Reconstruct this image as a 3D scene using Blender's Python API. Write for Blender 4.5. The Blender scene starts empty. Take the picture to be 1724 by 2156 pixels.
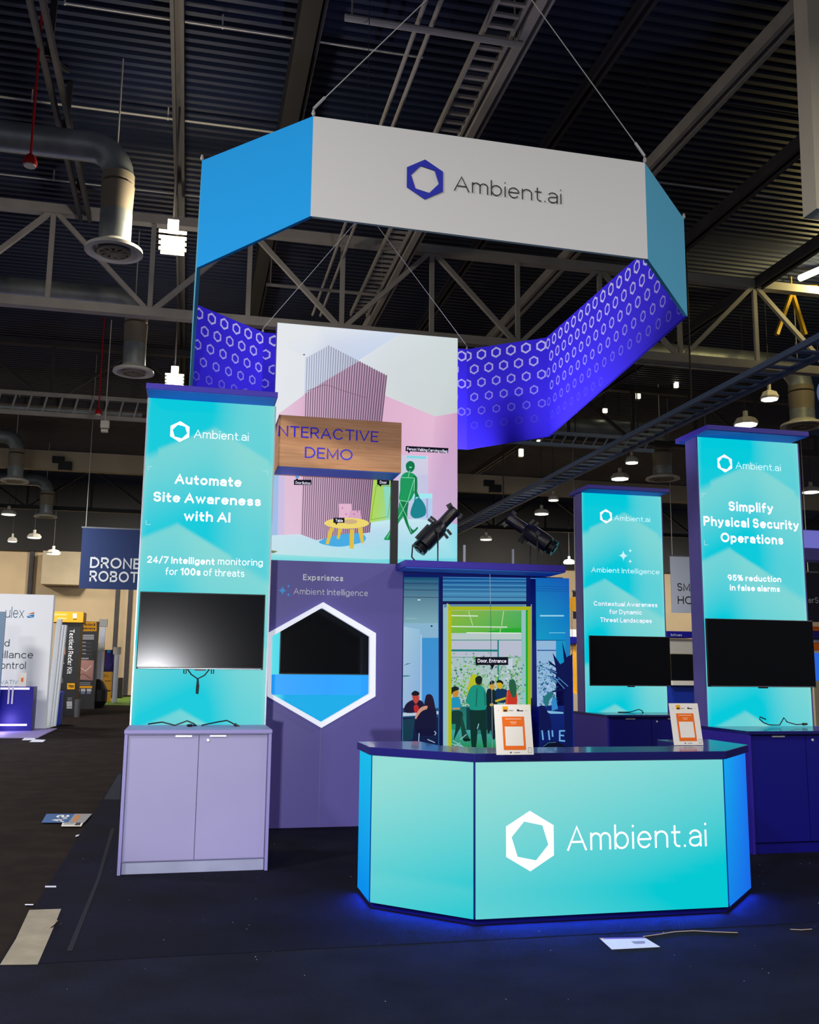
import bpy, math, random
from mathutils import Vector as V
random.seed(7)
S = bpy.context.scene
COL = S.collection
R = math.radians

# ------------------------------------------------------------------ camera, world, exposure, hall lamps
FOC, TH, YAW, ROLL, EYE, CX, CY = 2038.0, R(9.19), R(12.73), R(0.6), 1.65, 862.0, 1078.0
FW = V((math.sin(YAW)*math.cos(TH), math.cos(YAW)*math.cos(TH), math.sin(TH)))
_r = V((math.cos(YAW), -math.sin(YAW), 0)); _u = _r.cross(FW)
RT = _r*math.cos(ROLL) + _u*math.sin(ROLL); UP = _u*math.cos(ROLL) - _r*math.sin(ROLL)
EYEP = V((0, 0, EYE))
cam = bpy.data.cameras.new('camera'); cam_o = bpy.data.objects.new('camera', cam); COL.objects.link(cam_o)
cam.sensor_fit = 'VERTICAL'; cam.sensor_height = 36.0; cam.lens = FOC*36.0/2156.0
cam.clip_start = 0.1; cam.clip_end = 400
from mathutils import Matrix
m3 = Matrix((RT, UP, -FW)).transposed()
cam_o.matrix_world = Matrix.Translation(EYEP) @ m3.to_4x4()
S.camera = cam_o
S.view_settings.view_transform = 'Standard'; S.view_settings.look = 'None'
S.view_settings.exposure = 0.0; S.view_settings.gamma = 1.0; S.view_settings.use_curve_mapping = False
wd = bpy.data.worlds.new('hall_air'); S.world = wd; wd.use_nodes = True
wd.node_tree.nodes['Background'].inputs[0].default_value = (0.92, 0.93, 1.0, 1)
wd.node_tree.nodes['Background'].inputs[1].default_value = 0.20

def lamp(name, kind, loc, energy, color=(1, 1, 1), size=0.5, target=None, spot=None, blend=0.4):
    l = bpy.data.lights.new(name, kind); l.energy = energy; l.color = color
    if kind == 'AREA': l.size = size
    else: l.shadow_soft_size = size
    if kind == 'SPOT': l.spot_size = R(spot); l.spot_blend = blend
    o = bpy.data.objects.new(name, l); COL.objects.link(o); o.location = loc
    if target is not None:
        o.rotation_euler = (V(target)-V(loc)).to_track_quat('-Z', 'Y').to_euler()
    return o
# unseen hall lamps behind the viewer; side ones added to brighten the ring panels
for (x, y, e) in [(-6, -4, 1100), (5, -5, 900), (-8, 2, 1500), (13, 4, 700), (-10, 13, 900)]:
    lamp('hall_fill', 'AREA', (x, y, 9.0), e, (1, 0.96, 0.9), 1.2, (x, y, 0))
lamp('camera_light', 'SPOT', (-0.62, -1.2, 1.37), 1450, (0.96, 0.96, 1.0), 0.08, (0.62, 10.0, 2.3), 33, 0.5)   # the photographer's light, left of the camera
for (x, y, e) in [(-8, 20, 600), (-6, 31, 700), (9.5, 22, 500), (13, 27, 500)]:  # fill lights without fixtures, added to brighten the far exhibits
    lamp('hall_fill', 'AREA', (x, y, 7.2), e, (1, 0.97, 0.92), 1.2, (x, y+1.5, 0))
for x in (-14, -4, 8, 20, 32):                       # lights added over the far aisle to brighten the back wall
    lamp('hall_fill', 'AREA', (x, 50, 9.0), 700, (1, 0.90, 0.74), 1.5, (x, 54, 0))

# ------------------------------------------------------------------ helpers
def lin(c):
    c = c/255.0
    return c/12.92 if c <= 0.04045 else ((c+0.055)/1.055)**2.4
def rgb(*a):
    if len(a) == 1 and isinstance(a[0], str):
        h = a[0].lstrip('#'); a = [int(h[i:i+2], 16) for i in (0, 2, 4)]
    return tuple(lin(c) for c in a)
def ray(px, py): return RT*((px-CX)/FOC) + UP*((CY-py)/FOC) + FW
def atY(px, py, y): d = ray(px, py); return EYEP + d*(y/d.y)
def atX(px, py, x): d = ray(px, py); return EYEP + d*(x/d.x)
def atZ(px, py, z): d = ray(px, py); return EYEP + d*((z-EYE)/d.z)

def mat(name, c, rough=0.5, metal=0.0, emit=None, es=1.0, spec=0.5, noise=None, bump=None, attr=False, emit_attr=None, coat=0.0):
    """Principled material; noise=(scale, amount) mottles the colour, bump=(scale, strength) roughens the surface."""
    m = bpy.data.materials.new(name); m.use_nodes = True
    nt = m.node_tree; b = nt.nodes['Principled BSDF']
    b.inputs['Base Color'].default_value = (*c, 1); b.inputs['Roughness'].default_value = rough
    b.inputs['Metallic'].default_value = metal; b.inputs['Specular IOR Level'].default_value = spec
    b.inputs['Coat Weight'].default_value = coat
    if emit: b.inputs['Emission Color'].default_value = (*emit, 1); b.inputs['Emission Strength'].default_value = es
    if attr:
        a = nt.nodes.new('ShaderNodeAttribute'); a.attribute_name = 'Col'; nt.links.new(a.outputs['Color'], b.inputs['Base Color'])
    if emit_attr:
        a = nt.nodes.new('ShaderNodeAttribute'); a.attribute_name = 'Col'; nt.links.new(a.outputs['Color'], b.inputs['Emission Color'])
        b.inputs['Emission Strength'].default_value = emit_attr
    if noise or bump:
        tc = nt.nodes.new('ShaderNodeTexCoord')
    if noise:
        n = nt.nodes.new('ShaderNodeTexNoise'); n.inputs['Scale'].default_value = noise[0]; n.inputs['Detail'].default_value = 6
        nt.links.new(tc.outputs['Object'], n.inputs['Vector'])
        r = nt.nodes.new('ShaderNodeValToRGB'); a = noise[1]
        r.color_ramp.elements[0].position = 0.3; r.color_ramp.elements[1].position = 0.7
        r.color_ramp.elements[0].color = (*[x*(1-a) for x in c], 1); r.color_ramp.elements[1].color = (*[min(1, x*(1+a)) for x in c], 1)
        nt.links.new(n.outputs['Fac'], r.inputs['Fac']); nt.links.new(r.outputs['Color'], b.inputs['Base Color'])
    if bump:
        n = nt.nodes.new('ShaderNodeTexNoise'); n.inputs['Scale'].default_value = bump[0]; n.inputs['Detail'].default_value = 4
        nt.links.new(tc.outputs['Object'], n.inputs['Vector'])
        bp = nt.nodes.new('ShaderNodeBump'); bp.inputs['Strength'].default_value = bump[1]; bp.inputs['Distance'].default_value = 0.02
        nt.links.new(n.outputs['Fac'], bp.inputs['Height']); nt.links.new(bp.outputs['Normal'], b.inputs['Normal'])
    return m

class MB:
    """collects shapes in world coordinates; build() links them as one mesh object"""
    def __init__(s): s.v = []; s.f = []; s.m = []; s.c = []
    def add(s, vs, fs, mi=0, col=None):
        o = len(s.v); s.v += [tuple(v) for v in vs]
        for f in fs: s.f.append([i+o for i in f]); s.m.append(mi); s.c.append(col)
        return s
    def box(s, x0, x1, y0, y1, z0, z1, mi=0, col=None):
        vs = [(x, y, z) for z in (z0, z1) for y in (y0, y1) for x in (x0, x1)]
        return s.add(vs, [(0, 2, 3, 1), (4, 5, 7, 6), (0, 1, 5, 4), (2, 6, 7, 3), (0, 4, 6, 2), (1, 3, 7, 5)], mi, col)
    def prism(s, pts, vec, mi=0, col=None):
        n = len(pts); vec = V(vec); a = [V(p) for p in pts]; b = [p+vec for p in a]
        fs = [list(range(n))[::-1], list(range(n, 2*n))] + [(i, (i+1) % n, n+(i+1) % n, n+i) for i in range(n)]
        return s.add(a+b, fs, mi, col)
    def bar(s, p, q, w, h, mi=0, up=(0, 0, 1)):
        p = V(p); q = V(q); d = (q-p).normalized(); up = V(up)
        if abs(d.dot(up)) > 0.98: up = V((0, 1, 0))
        a = d.cross(up).normalized()*(w/2); b = a.cross(d).normalized()*(h/2)
        vs = [p-a-b, p+a-b, p+a+b, p-a+b, q-a-b, q+a-b, q+a+b, q-a+b]
        return s.add(vs, [(3, 2, 1, 0), (4, 5, 6, 7), (0, 1, 5, 4), (1, 2, 6, 5), (2, 3, 7, 6), (3, 0, 4, 7)], mi)
    def tube(s, path, r, n=8, mi=0, caps=True):
        path = [V(p) for p in path]; k = len(path); rs = r if isinstance(r, (list, tuple)) else [r]*k
        o = len(s.v); prev = None
        for i, p in enumerate(path):
            d = (path[min(i+1, k-1)]-path[max(i-1, 0)]).normalized()
            if prev is None:
                a = d.orthogonal().normalized()
            else:
                a = (prev - d*prev.dot(d)).normalized()
            prev = a; b = d.cross(a)
            s.v += [tuple(p+(a*math.cos(t)+b*math.sin(t))*rs[i]) for t in [2*math.pi*j/n for j in range(n)]]
        for i in range(k-1):
            for j in range(n):
                s.f.append([o+i*n+j, o+i*n+(j+1) % n, o+(i+1)*n+(j+1) % n, o+(i+1)*n+j]); s.m.append(mi); s.c.append(None)
        if caps:
            s.f.append([o+j for j in range(n)][::-1]); s.m.append(mi); s.c.append(None)
            s.f.append([o+(k-1)*n+j for j in range(n)]); s.m.append(mi); s.c.append(None)
        return s
    def lathe(s, prof, base, axis=(0, 0, 1), n=24, mi=0):
        """prof = [(radius, distance along axis)]"""
        base = V(base); d = V(axis).normalized(); a = d.orthogonal().normalized(); b = d.cross(a); o = len(s.v); k = len(prof)
        for rr, h in prof:
            s.v += [tuple(base+d*h+(a*math.cos(t)+b*math.sin(t))*max(rr, 1e-4)) for t in [2*math.pi*j/n for j in range(n)]]
        for i in range(k-1):
            for j in range(n):
                s.f.append([o+i*n+j, o+i*n+(j+1) % n, o+(i+1)*n+(j+1) % n, o+(i+1)*n+j]); s.m.append(mi); s.c.append(None)
        s.f.append([o+j for j in range(n)][::-1]); s.m.append(mi); s.c.append(None)
        s.f.append([o+(k-1)*n+j for j in range(n)]); s.m.append(mi); s.c.append(None)
        return s
    def build(s, name, mats, parent=None, smooth=False, bevel=0.0, tags=None):
        mats = mats if isinstance(mats, (list, tuple)) else [mats]
        if parent is None:
            xs, ys, zs = zip(*s.v); loc = V(((min(xs)+max(xs))/2, (min(ys)+max(ys))/2, min(zs)))
        else:
            root = parent
            while root.parent: root = root.parent
            loc = root.location
        me = bpy.data.meshes.new(name)
        me.from_pydata([tuple(V(v)-loc) for v in s.v], [], s.f)
        for mm in mats: me.materials.append(mm)
        me.polygons.foreach_set('material_index', s.m)
        if any(c is not None for c in s.c):
            ca = me.color_attributes.new('Col', 'FLOAT_COLOR', 'CORNER')
            for p, c in zip(me.polygons, s.c):
                c = c if c is not None else (0.5, 0.5, 0.5)
                for li, l in enumerate(p.loop_indices):
                    cc = c[li] if isinstance(c, list) else c
                    ca.data[l].color = (*cc, 1)
        if smooth:
            me.polygons.foreach_set('use_smooth', [True]*len(me.polygons))
        me.update()
        o = bpy.data.objects.new(name, me); COL.objects.link(o)
        if parent is None: o.location = loc
        else: o.parent = parent
        if smooth:
            md = o.modifiers.new('edge', 'EDGE_SPLIT'); md.split_angle = R(40)
        if bevel:
            md = o.modifiers.new('bevel', 'BEVEL'); md.width = bevel; md.segments = 2; md.limit_method = 'ANGLE'
        if tags: tag(o, *tags)
        return o

def tag(o, label, cat, group=None):
    o['label'] = label; o['category'] = cat
    if group: o['group'] = group
    return o
def thing(name, loc, label, cat, group=None):
    o = bpy.data.objects.new(name, None); COL.objects.link(o); o.location = loc; o.empty_display_size = 0.1
    return tag(o, label, cat, group)
def struct(o): o['kind'] = 'structure'; return o

class PL:
    """a flat face in the hall: origin, width axis, height axis; maps photo pixels to that face"""
    def __init__(s, o, ex=(1, 0, 0), ez=(0, 0, 1)):
        s.o = V(o); s.ex = V(ex).normalized(); s.ez = V(ez).normalized(); s.n = s.ex.cross(s.ez)
    def uv(s, px, py):
        d = ray(px, py); t = (s.o-EYEP).dot(s.n)/d.dot(s.n); p = EYEP+d*t-s.o
        return (p.dot(s.ex), p.dot(s.ez))
    def w(s, u, v, k=0.0): return s.o+s.ex*u+s.ez*v+s.n*k
def YP(y): return PL((0, y, 0))

class GR:
    """a print: flat shapes given in photo coordinates (through zf) laid on a face, each a hair above the last"""
    def __init__(s, pl, zf=None, k0=0.001, dk=0.00025):
        s.pl = pl; s.zf = zf or (lambda x, y: (x, y)); s.k = k0; s.dk = dk; s.mb = MB(); s.clip = None
    def P(s, x, y):
        u, v = s.pl.uv(*s.zf(x, y))
        if s.clip: u = min(max(u, s.clip[0]), s.clip[1]); v = min(max(v, s.clip[2]), s.clip[3])
        return u, v
    def uvpoly(s, pts, col):
        s.k += s.dk
        s.mb.add([s.pl.w(u, v, s.k) for u, v in pts], [list(range(len(pts)))], 0, col)
    def poly(s, pts, col):
        q = [s.P(*p) for p in pts]
        if isinstance(col, list): col = list(col)
        a = sum(q[i][0]*q[(i+1) % len(q)][1]-q[(i+1) % len(q)][0]*q[i][1] for i in range(len(q)))
        if a < 0:
            q = q[::-1]
            if isinstance(col, list): col = col[::-1]
        s.uvpoly(q, col)
    def rect(s, x0, y0, x1, y1, col): s.poly([(x0, y0), (x1, y0), (x1, y1), (x0, y1)], col)
    def vgrad(s, x0, y0, x1, y1, ct, cb): s.poly([(x0, y0), (x1, y0), (x1, y1), (x0, y1)], [ct, ct, cb, cb])
    def line(s, pts, w, col):
        for (x0, y0), (x1, y1) in zip(pts, pts[1:]):
            dx, dy = x1-x0, y1-y0; L = math.hypot(dx, dy) or 1; a, b = -dy/L*w/2, dx/L*w/2
            s.poly([(x0+a, y0+b), (x1+a, y1+b), (x1-a, y1-b), (x0-a, y0-b)], col)
    def ell(s, cx, cy, rx, ry, col, n=16, rot=0.0):
        c, d = math.cos(rot), math.sin(rot)
        s.poly([(cx+rx*math.cos(t)*c-ry*math.sin(t)*d, cy+rx*math.cos(t)*d+ry*math.sin(t)*c) for t in [2*math.pi*i/n for i in range(n)]], col)
    def blob(s, pts, col, sub=3):
        """smooth closed outline through pts"""
        n = len(pts); out = []
        for i in range(n):
            p0, p1, p2, p3 = pts[i-1], pts[i], pts[(i+1) % n], pts[(i+2) % n]
            for j in range(sub):
                t = j/sub
                out.append(tuple(0.5*((2*p1[k])+(-p0[k]+p2[k])*t+(2*p0[k]-5*p1[k]+4*p2[k]-p3[k])*t*t+(-p0[k]+3*p1[k]-3*p2[k]+p3[k])*t**3) for k in (0, 1)))
        s.poly(out, col)

# monoline sans lettering: each glyph is (width, [centre lines]) with capital height 1
def _arc(cx, cy, rx, ry, a0, a1, n=12):
    n = max(4, int(abs(a1-a0)/360*2.4*n))
    return [(cx+rx*math.cos(R(a0+(a1-a0)*i/n)), cy+ry*math.sin(R(a0+(a1-a0)*i/n))) for i in range(n+1)]
XH = 0.72
def _bowl(W, h, a0=0, a1=360): return _arc(W/2, h/2, W/2, h/2, a0, a1)
def _s(W, h): return _arc(W/2, h*0.755, W*0.44, h*0.245, 25, 180)[:-1]+_arc(W*0.47, h*0.755, W*0.41, h*0.245, 180, 262)+_arc(W*0.53, h*0.265, W*0.45, h*0.265, 82, -155)[0:]
GL = {
 'A': (0.78, [[(0, 0), (0.39, 1), (0.78, 0)], [(0.135, 0.34), (0.645, 0.34)]]),
 'B': (0.62, [[(0, 0), (0, 1), (0.34, 1)]+_arc(0.34, 0.765, 0.24, 0.235, 90, -90)+[(0, 0.53)], [(0.34, 0.53)]+_arc(0.36, 0.265, 0.26, 0.265, 90, -90)+[(0, 0)]]),
 'C': (0.80, [_arc(0.42, 0.5, 0.42, 0.5, 42, 318)]),
 'D': (0.74, [[(0, 0), (0, 1), (0.28, 1)]+_arc(0.28, 0.5, 0.46, 0.5, 90, -90)+[(0, 0)]]),
 'E': (0.54, [[(0.54, 1), (0, 1), (0, 0), (0.54, 0)], [(0, 0.52), (0.48, 0.52)]]),
 'H': (0.70, [[(0, 0), (0, 1)], [(0.70, 0), (0.70, 1)], [(0, 0.52), (0.70, 0.52)]]),
 'I': (0.0, [[(0, 0), (0, 1)]]),
 'K': (0.64, [[(0, 0), (0, 1)], [(0.62, 1), (0.02, 0.38)], [(0.22, 0.58), (0.64, 0)]]),
 'L': (0.50, [[(0, 1), (0, 0), (0.50, 0)]]),
 'M': (0.84, [[(0, 0), (0, 1), (0.42, 0.12), (0.84, 1), (0.84, 0)]]),
 'N': (0.70, [[(0, 0), (0, 1), (0.70, 0), (0.70, 1)]]),
 'O': (0.92, [_bowl(0.92, 1)]),
 'P': (0.60, [[(0, 0), (0, 1), (0.33, 1)]+_arc(0.33, 0.73, 0.27, 0.27, 90, -90)+[(0, 0.46)]]),
 'R': (0.62, [[(0, 0), (0, 1), (0.33, 1)]+_arc(0.33, 0.73, 0.27, 0.27, 90, -90)+[(0, 0.46)], [(0.32, 0.46), (0.62, 0)]]),
 'S': (0.62, [_s(0.62, 1)]),
 'T': (0.68, [[(0, 1), (0.68, 1)], [(0.34, 1), (0.34, 0)]]),
 'V': (0.76, [[(0, 1), (0.38, 0), (0.76, 1)]]),
 'W': (1.10, [[(0, 1), (0.28, 0), (0.55, 0.95), (0.82, 0), (1.10, 1)]]),
 'X': (0.70, [[(0, 0), (0.70, 1)], [(0, 1), (0.70, 0)]]),
 'a': (0.50, [[(0.50, 0), (0.50, 0.46)]+_arc(0.25, 0.46, 0.25, 0.26, 0, 150), [(0.50, 0.43), (0.24, 0.40)]+_arc(0.22, 0.20, 0.22, 0.20, 90, 270)+_arc(0.24, 0.24, 0.26, 0.24, 270, 360)]),
 'b': (0.56, [[(0, 0), (0, 1.02)], _arc(0.28, XH/2, 0.28, XH/2, 0, 360)]),
 'c': (0.54, [_arc(0.29, XH/2, 0.29, XH/2, 45, 315)]),
 'd': (0.56, [[(0.56, 0), (0.56, 1.02)], _arc(0.28, XH/2, 0.28, XH/2, 0, 360)]),
 'e': (0.56, [[(0.02, 0.38), (0.56, 0.38)]+_arc(0.28, XH/2, 0.28, XH/2, 3, 318)]),
 'f': (0.34, [_arc(0.30, 0.84, 0.19, 0.18, 80, 180)+[(0.11, 0)], [(0, 0.66), (0.32, 0.66)]]),
 'g': (0.56, [_arc(0.28, XH/2, 0.28, XH/2, 0, 360), [(0.56, XH), (0.56, -0.02)]+_arc(0.28, -0.02, 0.28, 0.26, 0, -155)]),
 'h': (0.52, [[(0, 0), (0, 1.02)], [(0, 0.44)]+_arc(0.26, 0.44, 0.26, 0.28, 180, 0)+[(0.52, 0)]]),
 'i': (0.0, [[(0, 0), (0, 0.70)], [(0, 0.97), (0, 0.985)]]),
 'k': (0.48, [[(0, 0), (0, 1.02)], [(0.46, 0.71), (0.02, 0.26)], [(0.16, 0.40), (0.48, 0)]]),
 'l': (0.0, [[(0, 0), (0, 1.02)]]),
 'm': (0.84, [[(0, 0), (0, 0.71)], [(0, 0.46)]+_arc(0.21, 0.48, 0.21, 0.24, 180, 0)+[(0.42, 0)], [(0.42, 0.46)]+_arc(0.63, 0.48, 0.21, 0.24, 180, 0)+[(0.84, 0)]]),
 'n': (0.52, [[(0, 0), (0, 0.71)], [(0, 0.44)]+_arc(0.26, 0.44, 0.26, 0.28, 180, 0)+[(0.52, 0)]]),
 'o': (0.58, [_bowl(0.58, XH)]),
 'p': (0.56, [[(0, -0.26), (0, 0.71)], _arc(0.28, XH/2, 0.28, XH/2, 0, 360)]),
 'r': (0.30, [[(0, 0), (0, 0.71)], [(0, 0.42)]+_arc(0.28, 0.42, 0.28, 0.29, 180, 85)]),
 's': (0.46, [_s(0.46, XH)]),
 't': (0.34, [[(0.12, 0.92), (0.12, 0.2)]+_arc(0.30, 0.2, 0.18, 0.2, 180, 275), [(0, 0.66), (0.33, 0.66)]]),
 'u': (0.52, [[(0, 0.71), (0, 0.28)]+_arc(0.26, 0.28, 0.26, 0.28, 180, 360), [(0.52, 0.71), (0.52, 0)]]),
 'w': (0.82, [[(0, 0.71), (0.21, 0), (0.41, 0.66), (0.61, 0), (0.82, 0.71)]]),
 'x': (0.52, [[(0, 0), (0.52, 0.71)], [(0, 0.71), (0.52, 0)]]),
 'y': (0.54, [[(0, 0.71), (0.27, 0.02)], [(0.54, 0.71), (0.22, -0.14)]+_arc(0.08, -0.13, 0.13, 0.12, -20, -100)]),
 '0': (0.60, [_bowl(0.60, 1)]), '1': (0.24, [[(0, 0.82), (0.24, 1), (0.24, 0)]]),
 '2': (0.58, [_arc(0.29, 0.71, 0.28, 0.29, 165, -35)+[(0.0, 0), (0.58, 0)]]),
 '4': (0.62, [[(0.62, 0.24), (0, 0.24), (0.44, 1), (0.44, 0)]]),
 '5': (0.58, [[(0.54, 1), (0.1, 1), (0.05, 0.52)]+_arc(0.29, 0.33, 0.29, 0.33, 125, -150)]),
 '7': (0.58, [[(0, 1), (0.58, 1), (0.18, 0)]]),
 '9': (0.58, [_arc(0.29, 0.68, 0.29, 0.32, 0, 360), [(0.58, 0.68)]+_arc(0.25, 0.5, 0.33, 0.5, 10, -75)]),
 '.': (0.0, [[(0, 0.0), (0, 0.015)]]), ',': (0.06, [[(0.06, 0.05), (0.0, -0.12)]]),
 '/': (0.40, [[(0, -0.08), (0.40, 1.04)]]),
 '%': (0.90, [_arc(0.19, 0.76, 0.19, 0.24, 0, 360), _arc(0.71, 0.24, 0.19, 0.24, 0, 360), [(0.2, 0), (0.70, 1)]]),
 '&': (0.72, [[(0.72, 0), (0.2, 0.64)]+_arc(0.34, 0.80, 0.19, 0.20, 200, -20)+[(0.16, 0.50)]+_arc(0.28, 0.26, 0.28, 0.26, 120, 330)+[(0.68, 0.46)]]),
}
def _ribbon(pts, w, closed):
    n = len(pts); L = []; Rr = []
    for i, p in enumerate(pts):
        a = pts[i-1] if (i > 0 or closed) else None; b = pts[(i+1) % n] if (i < n-1 or closed) else None
        def dr(p, q): l = math.hypot(q[0]-p[0], q[1]-p[1]) or 1e-9; return ((q[0]-p[0])/l, (q[1]-p[1])/l)
        if a is None: d = dr(p, b); m = (-d[1], d[0]); k = 1
        elif b is None: d = dr(a, p); m = (-d[1], d[0]); k = 1
        else:
            d0, d1 = dr(a, p), dr(p, b); m = (-(d0[1]+d1[1]), d0[0]+d1[0]); l = math.hypot(*m)
            if l < 0.2: m = (-d0[1], d0[0]); k = 1
            else: m = (m[0]/l, m[1]/l); k = min(1/max(0.3, m[0]*-d0[1]+m[1]*d0[0]), 1.7)
        L.append((p[0]+m[0]*w/2*k, p[1]+m[1]*w/2*k)); Rr.append((p[0]-m[0]*w/2*k, p[1]-m[1]*w/2*k))
    fs = [(i, (i+1) % n, n+(i+1) % n, n+i) for i in range(n if closed else n-1)]
    return L+Rr, [f[::-1] for f in fs]
class VL(list): pass
def text_mesh(s, w, track=0.0):
    """w = stroke width in capital heights"""
    vs = VL(); vs.lay = []; fs = []; x = 0.0; ly = 0
    for ch in s:
        if ch == ' ': x += 0.30; continue
        W, lines = GL[ch]; h = 1.0 if (ch.isupper() or ch.isdigit() or ch in '%&') else XH
        ky = (h-w)/h; kx = 1.0
        sb = 0.075+w*0.5
        for ln in lines:
            pts = [(x+sb+px*kx, (w/2+py*ky) if py <= h else (py-w/2)) for px, py in ln]
            closed = math.hypot(pts[0][0]-pts[-1][0], pts[0][1]-pts[-1][1]) < 1e-6
            if closed: pts = pts[:-1]
            else:
                for e, f in ((0, 1), (-1, -2)):
                    dx, dy = pts[e][0]-pts[f][0], pts[e][1]-pts[f][1]; l = math.hypot(dx, dy) or 1e-9
                    pts[e] = (pts[e][0]+dx/l*w*0.49, pts[e][1]+dy/l*w*0.49)
            v, f = _ribbon(pts, w, closed); o = len(vs); ly += 1; vs.extend(v); vs.lay += [ly % 5]*len(v); fs += [[i+o for i in q] for q in f]
        x += W*kx+2*sb+track
    return vs, fs
def T(parent, s, pl, zf, x0, yb, x1, cap, m, weight=0.1, k=0.003, yb1=None, mb=None, name='lettering', build=True):
    """flat lettering whose left/right ends, baseline and capital height are read off the photo"""
    zf = zf or (lambda x, y: (x, y))
    u0, v0 = pl.uv(*zf(x0, yb)); u1, _ = pl.uv(*zf(x1, yb if yb1 is None else yb1)); _, vt = pl.uv(*zf(x0, yb-cap))
    vs, fs = text_mesh(s, weight); a = min(v[0] for v in vs); b = max(v[0] for v in vs); dz = 0.00006*max(4.0, pl.o.y)
    sx = (u1-u0)/(b-a); sy = vt-v0
    mb = mb or MB()
    mb.add([pl.w(u0+(x-a)*sx, v0+y*sy, k+dz*vs.lay[n]) for n, (x, y) in enumerate(vs)], fs)
    return mb.build(name, m, parent) if build else mb
def hexpts(cu, cv, r, rot=0.0, n=6, sx=1.0): return [(cu+r*math.cos(R(90+rot)+2*math.pi*i/n)*sx, cv+r*math.sin(R(90+rot)+2*math.pi*i/n)) for i in range(n)]
def logo(parent, pl, zf, cx, cy, rpx, m, k=0.003):
    zf = zf or (lambda x, y: (x, y))
    cu, cv = pl.uv(*zf(cx, cy)); _, vt = pl.uv(*zf(cx, cy-rpx)); r = vt-cv
    o = hexpts(cu, cv, r); i = hexpts(cu, cv, r*0.68, 18.0)
    mb = MB(); vs = [pl.w(u, v, k) for u, v in o+i]
    mb.add(vs, [(j, (j+1) % 6, 6+(j+1) % 6, 6+j) for j in range(6)])
    return mb.build('logo', m, parent)
def sparkle_mb(mb, pl, zf, cx, cy, r, k=0.003):
    cu, cv = pl.uv(*zf(cx, cy)); _, vt = pl.uv(*zf(cx, cy-r)); rr = vt-cv; pts = []
    for i in range(32):
        t = 2*math.pi*i/32; q = (abs(math.cos(t))**(2/0.55)+0, abs(math.sin(t))**(2/0.55))
        pts.append((cu+math.copysign(q[0], math.cos(t))*rr*0.95, cv+math.copysign(q[1], math.sin(t))*rr))
    mb.add([pl.w(u, v, k) for u, v in pts], [[0]+list(range(1, 32))])
    return mb

# ------------------------------------------------------------------ materials
M = {}
M['aisle'] = mat('aisle_carpet', rgb(34, 27, 26), 0.95, noise=(3.0, 0.35), bump=(220, 0.5), spec=0.1)
M['carpet'] = mat('black_carpet', rgb(12, 13, 36), 0.95, noise=(1.6, 0.55), bump=(160, 0.9), spec=0.15)
M['concrete'] = mat('bare_concrete', rgb(140, 132, 118), 0.8, noise=(5, 0.18))
M['deck'] = mat('roof_deck', rgb(28, 40, 72), 0.55, noise=(0.35, 0.25), spec=0.4)
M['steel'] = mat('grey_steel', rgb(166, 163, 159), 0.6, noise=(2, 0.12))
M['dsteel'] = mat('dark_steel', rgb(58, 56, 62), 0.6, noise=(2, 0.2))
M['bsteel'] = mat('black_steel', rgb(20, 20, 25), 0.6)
M['beige'] = mat('beige_paint', rgb(214, 192, 158), 0.7, noise=(0.6, 0.08))
M['beam'] = mat('beige_beam', rgb(190, 176, 150), 0.7, noise=(0.8, 0.12))
M['cream'] = mat('cream_fabric', rgb(226, 216, 192), 0.8)
M['galv'] = mat('galvanised_duct', rgb(160, 168, 170), 0.42, 0.45, noise=(3, 0.2))
M['collar'] = mat('duct_collar', rgb(150, 140, 122), 0.6)
M['white'] = mat('white_enamel', rgb(225, 222, 214), 0.5)
M['red'] = mat('red_enamel', rgb(190, 20, 25), 0.4)
M['lampglow'] = mat('warm_lamp', (0, 0, 0), 0.5, emit=(1.0, 0.86, 0.58), es=3.2)
M['higlow'] = mat('white_lamp', (0, 0, 0), 0.5, emit=(1.0, 0.97, 0.88), es=1.4)
M['wire'] = mat('steel_wire', rgb(190, 190, 190), 0.4, 0.3)
M['fab_white'] = mat('white_fabric', rgb(236, 236, 238), 0.9, bump=(300, 0.05))
M['fab_blue'] = mat('blue_fabric', rgb(8, 168, 255), 0.9, bump=(300, 0.05))
M['fab_sky'] = mat('sky_fabric', rgb(92, 190, 232), 0.9, bump=(300, 0.05))
M['fab_attr'] = mat('printed_fabric', (0, 0, 0), 0.9, attr=True, spec=0.1)
M['logo_blue'] = mat('royal_blue_ink', rgb(20, 35, 190), 0.6)
M['ink'] = mat('black_ink', rgb(22, 22, 26), 0.6)
M['lav'] = mat('lavender_laminate', rgb(148, 143, 186), 0.45, noise=(1.2, 0.05))
M['lavedge'] = mat('lavender_edge', rgb(134, 127, 186), 0.45)
M['indigo'] = mat('indigo_laminate', rgb(98, 90, 172), 0.4, noise=(1.0, 0.05))
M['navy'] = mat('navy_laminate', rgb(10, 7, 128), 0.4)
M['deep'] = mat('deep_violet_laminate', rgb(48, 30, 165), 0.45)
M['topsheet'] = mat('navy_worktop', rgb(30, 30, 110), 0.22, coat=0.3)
M['alu'] = mat('brushed_aluminium', rgb(165, 170, 182), 0.35, 0.7, noise=(8, 0.1))
M['steelhandle'] = mat('satin_handle', rgb(215, 215, 225), 0.3, 0.4)
M['kick'] = mat('kick_plate', rgb(150, 154, 182), 0.4, noise=(4, 0.1))
M['screen'] = mat('black_glass', rgb(4, 5, 11), 0.17, spec=0.22)
M['bezel'] = mat('black_plastic', rgb(10, 10, 14), 0.4)
M['glow'] = mat('backlit_print', (0, 0, 0), 0.5, emit_attr=1.0, spec=0.1)
M['dimglow'] = mat('backlit_mural', (0, 0, 0), 0.5, emit_attr=0.9, spec=0.1)
M['print'] = mat('ink_print', (0, 0, 0), 0.6, attr=True, spec=0.2)
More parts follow.
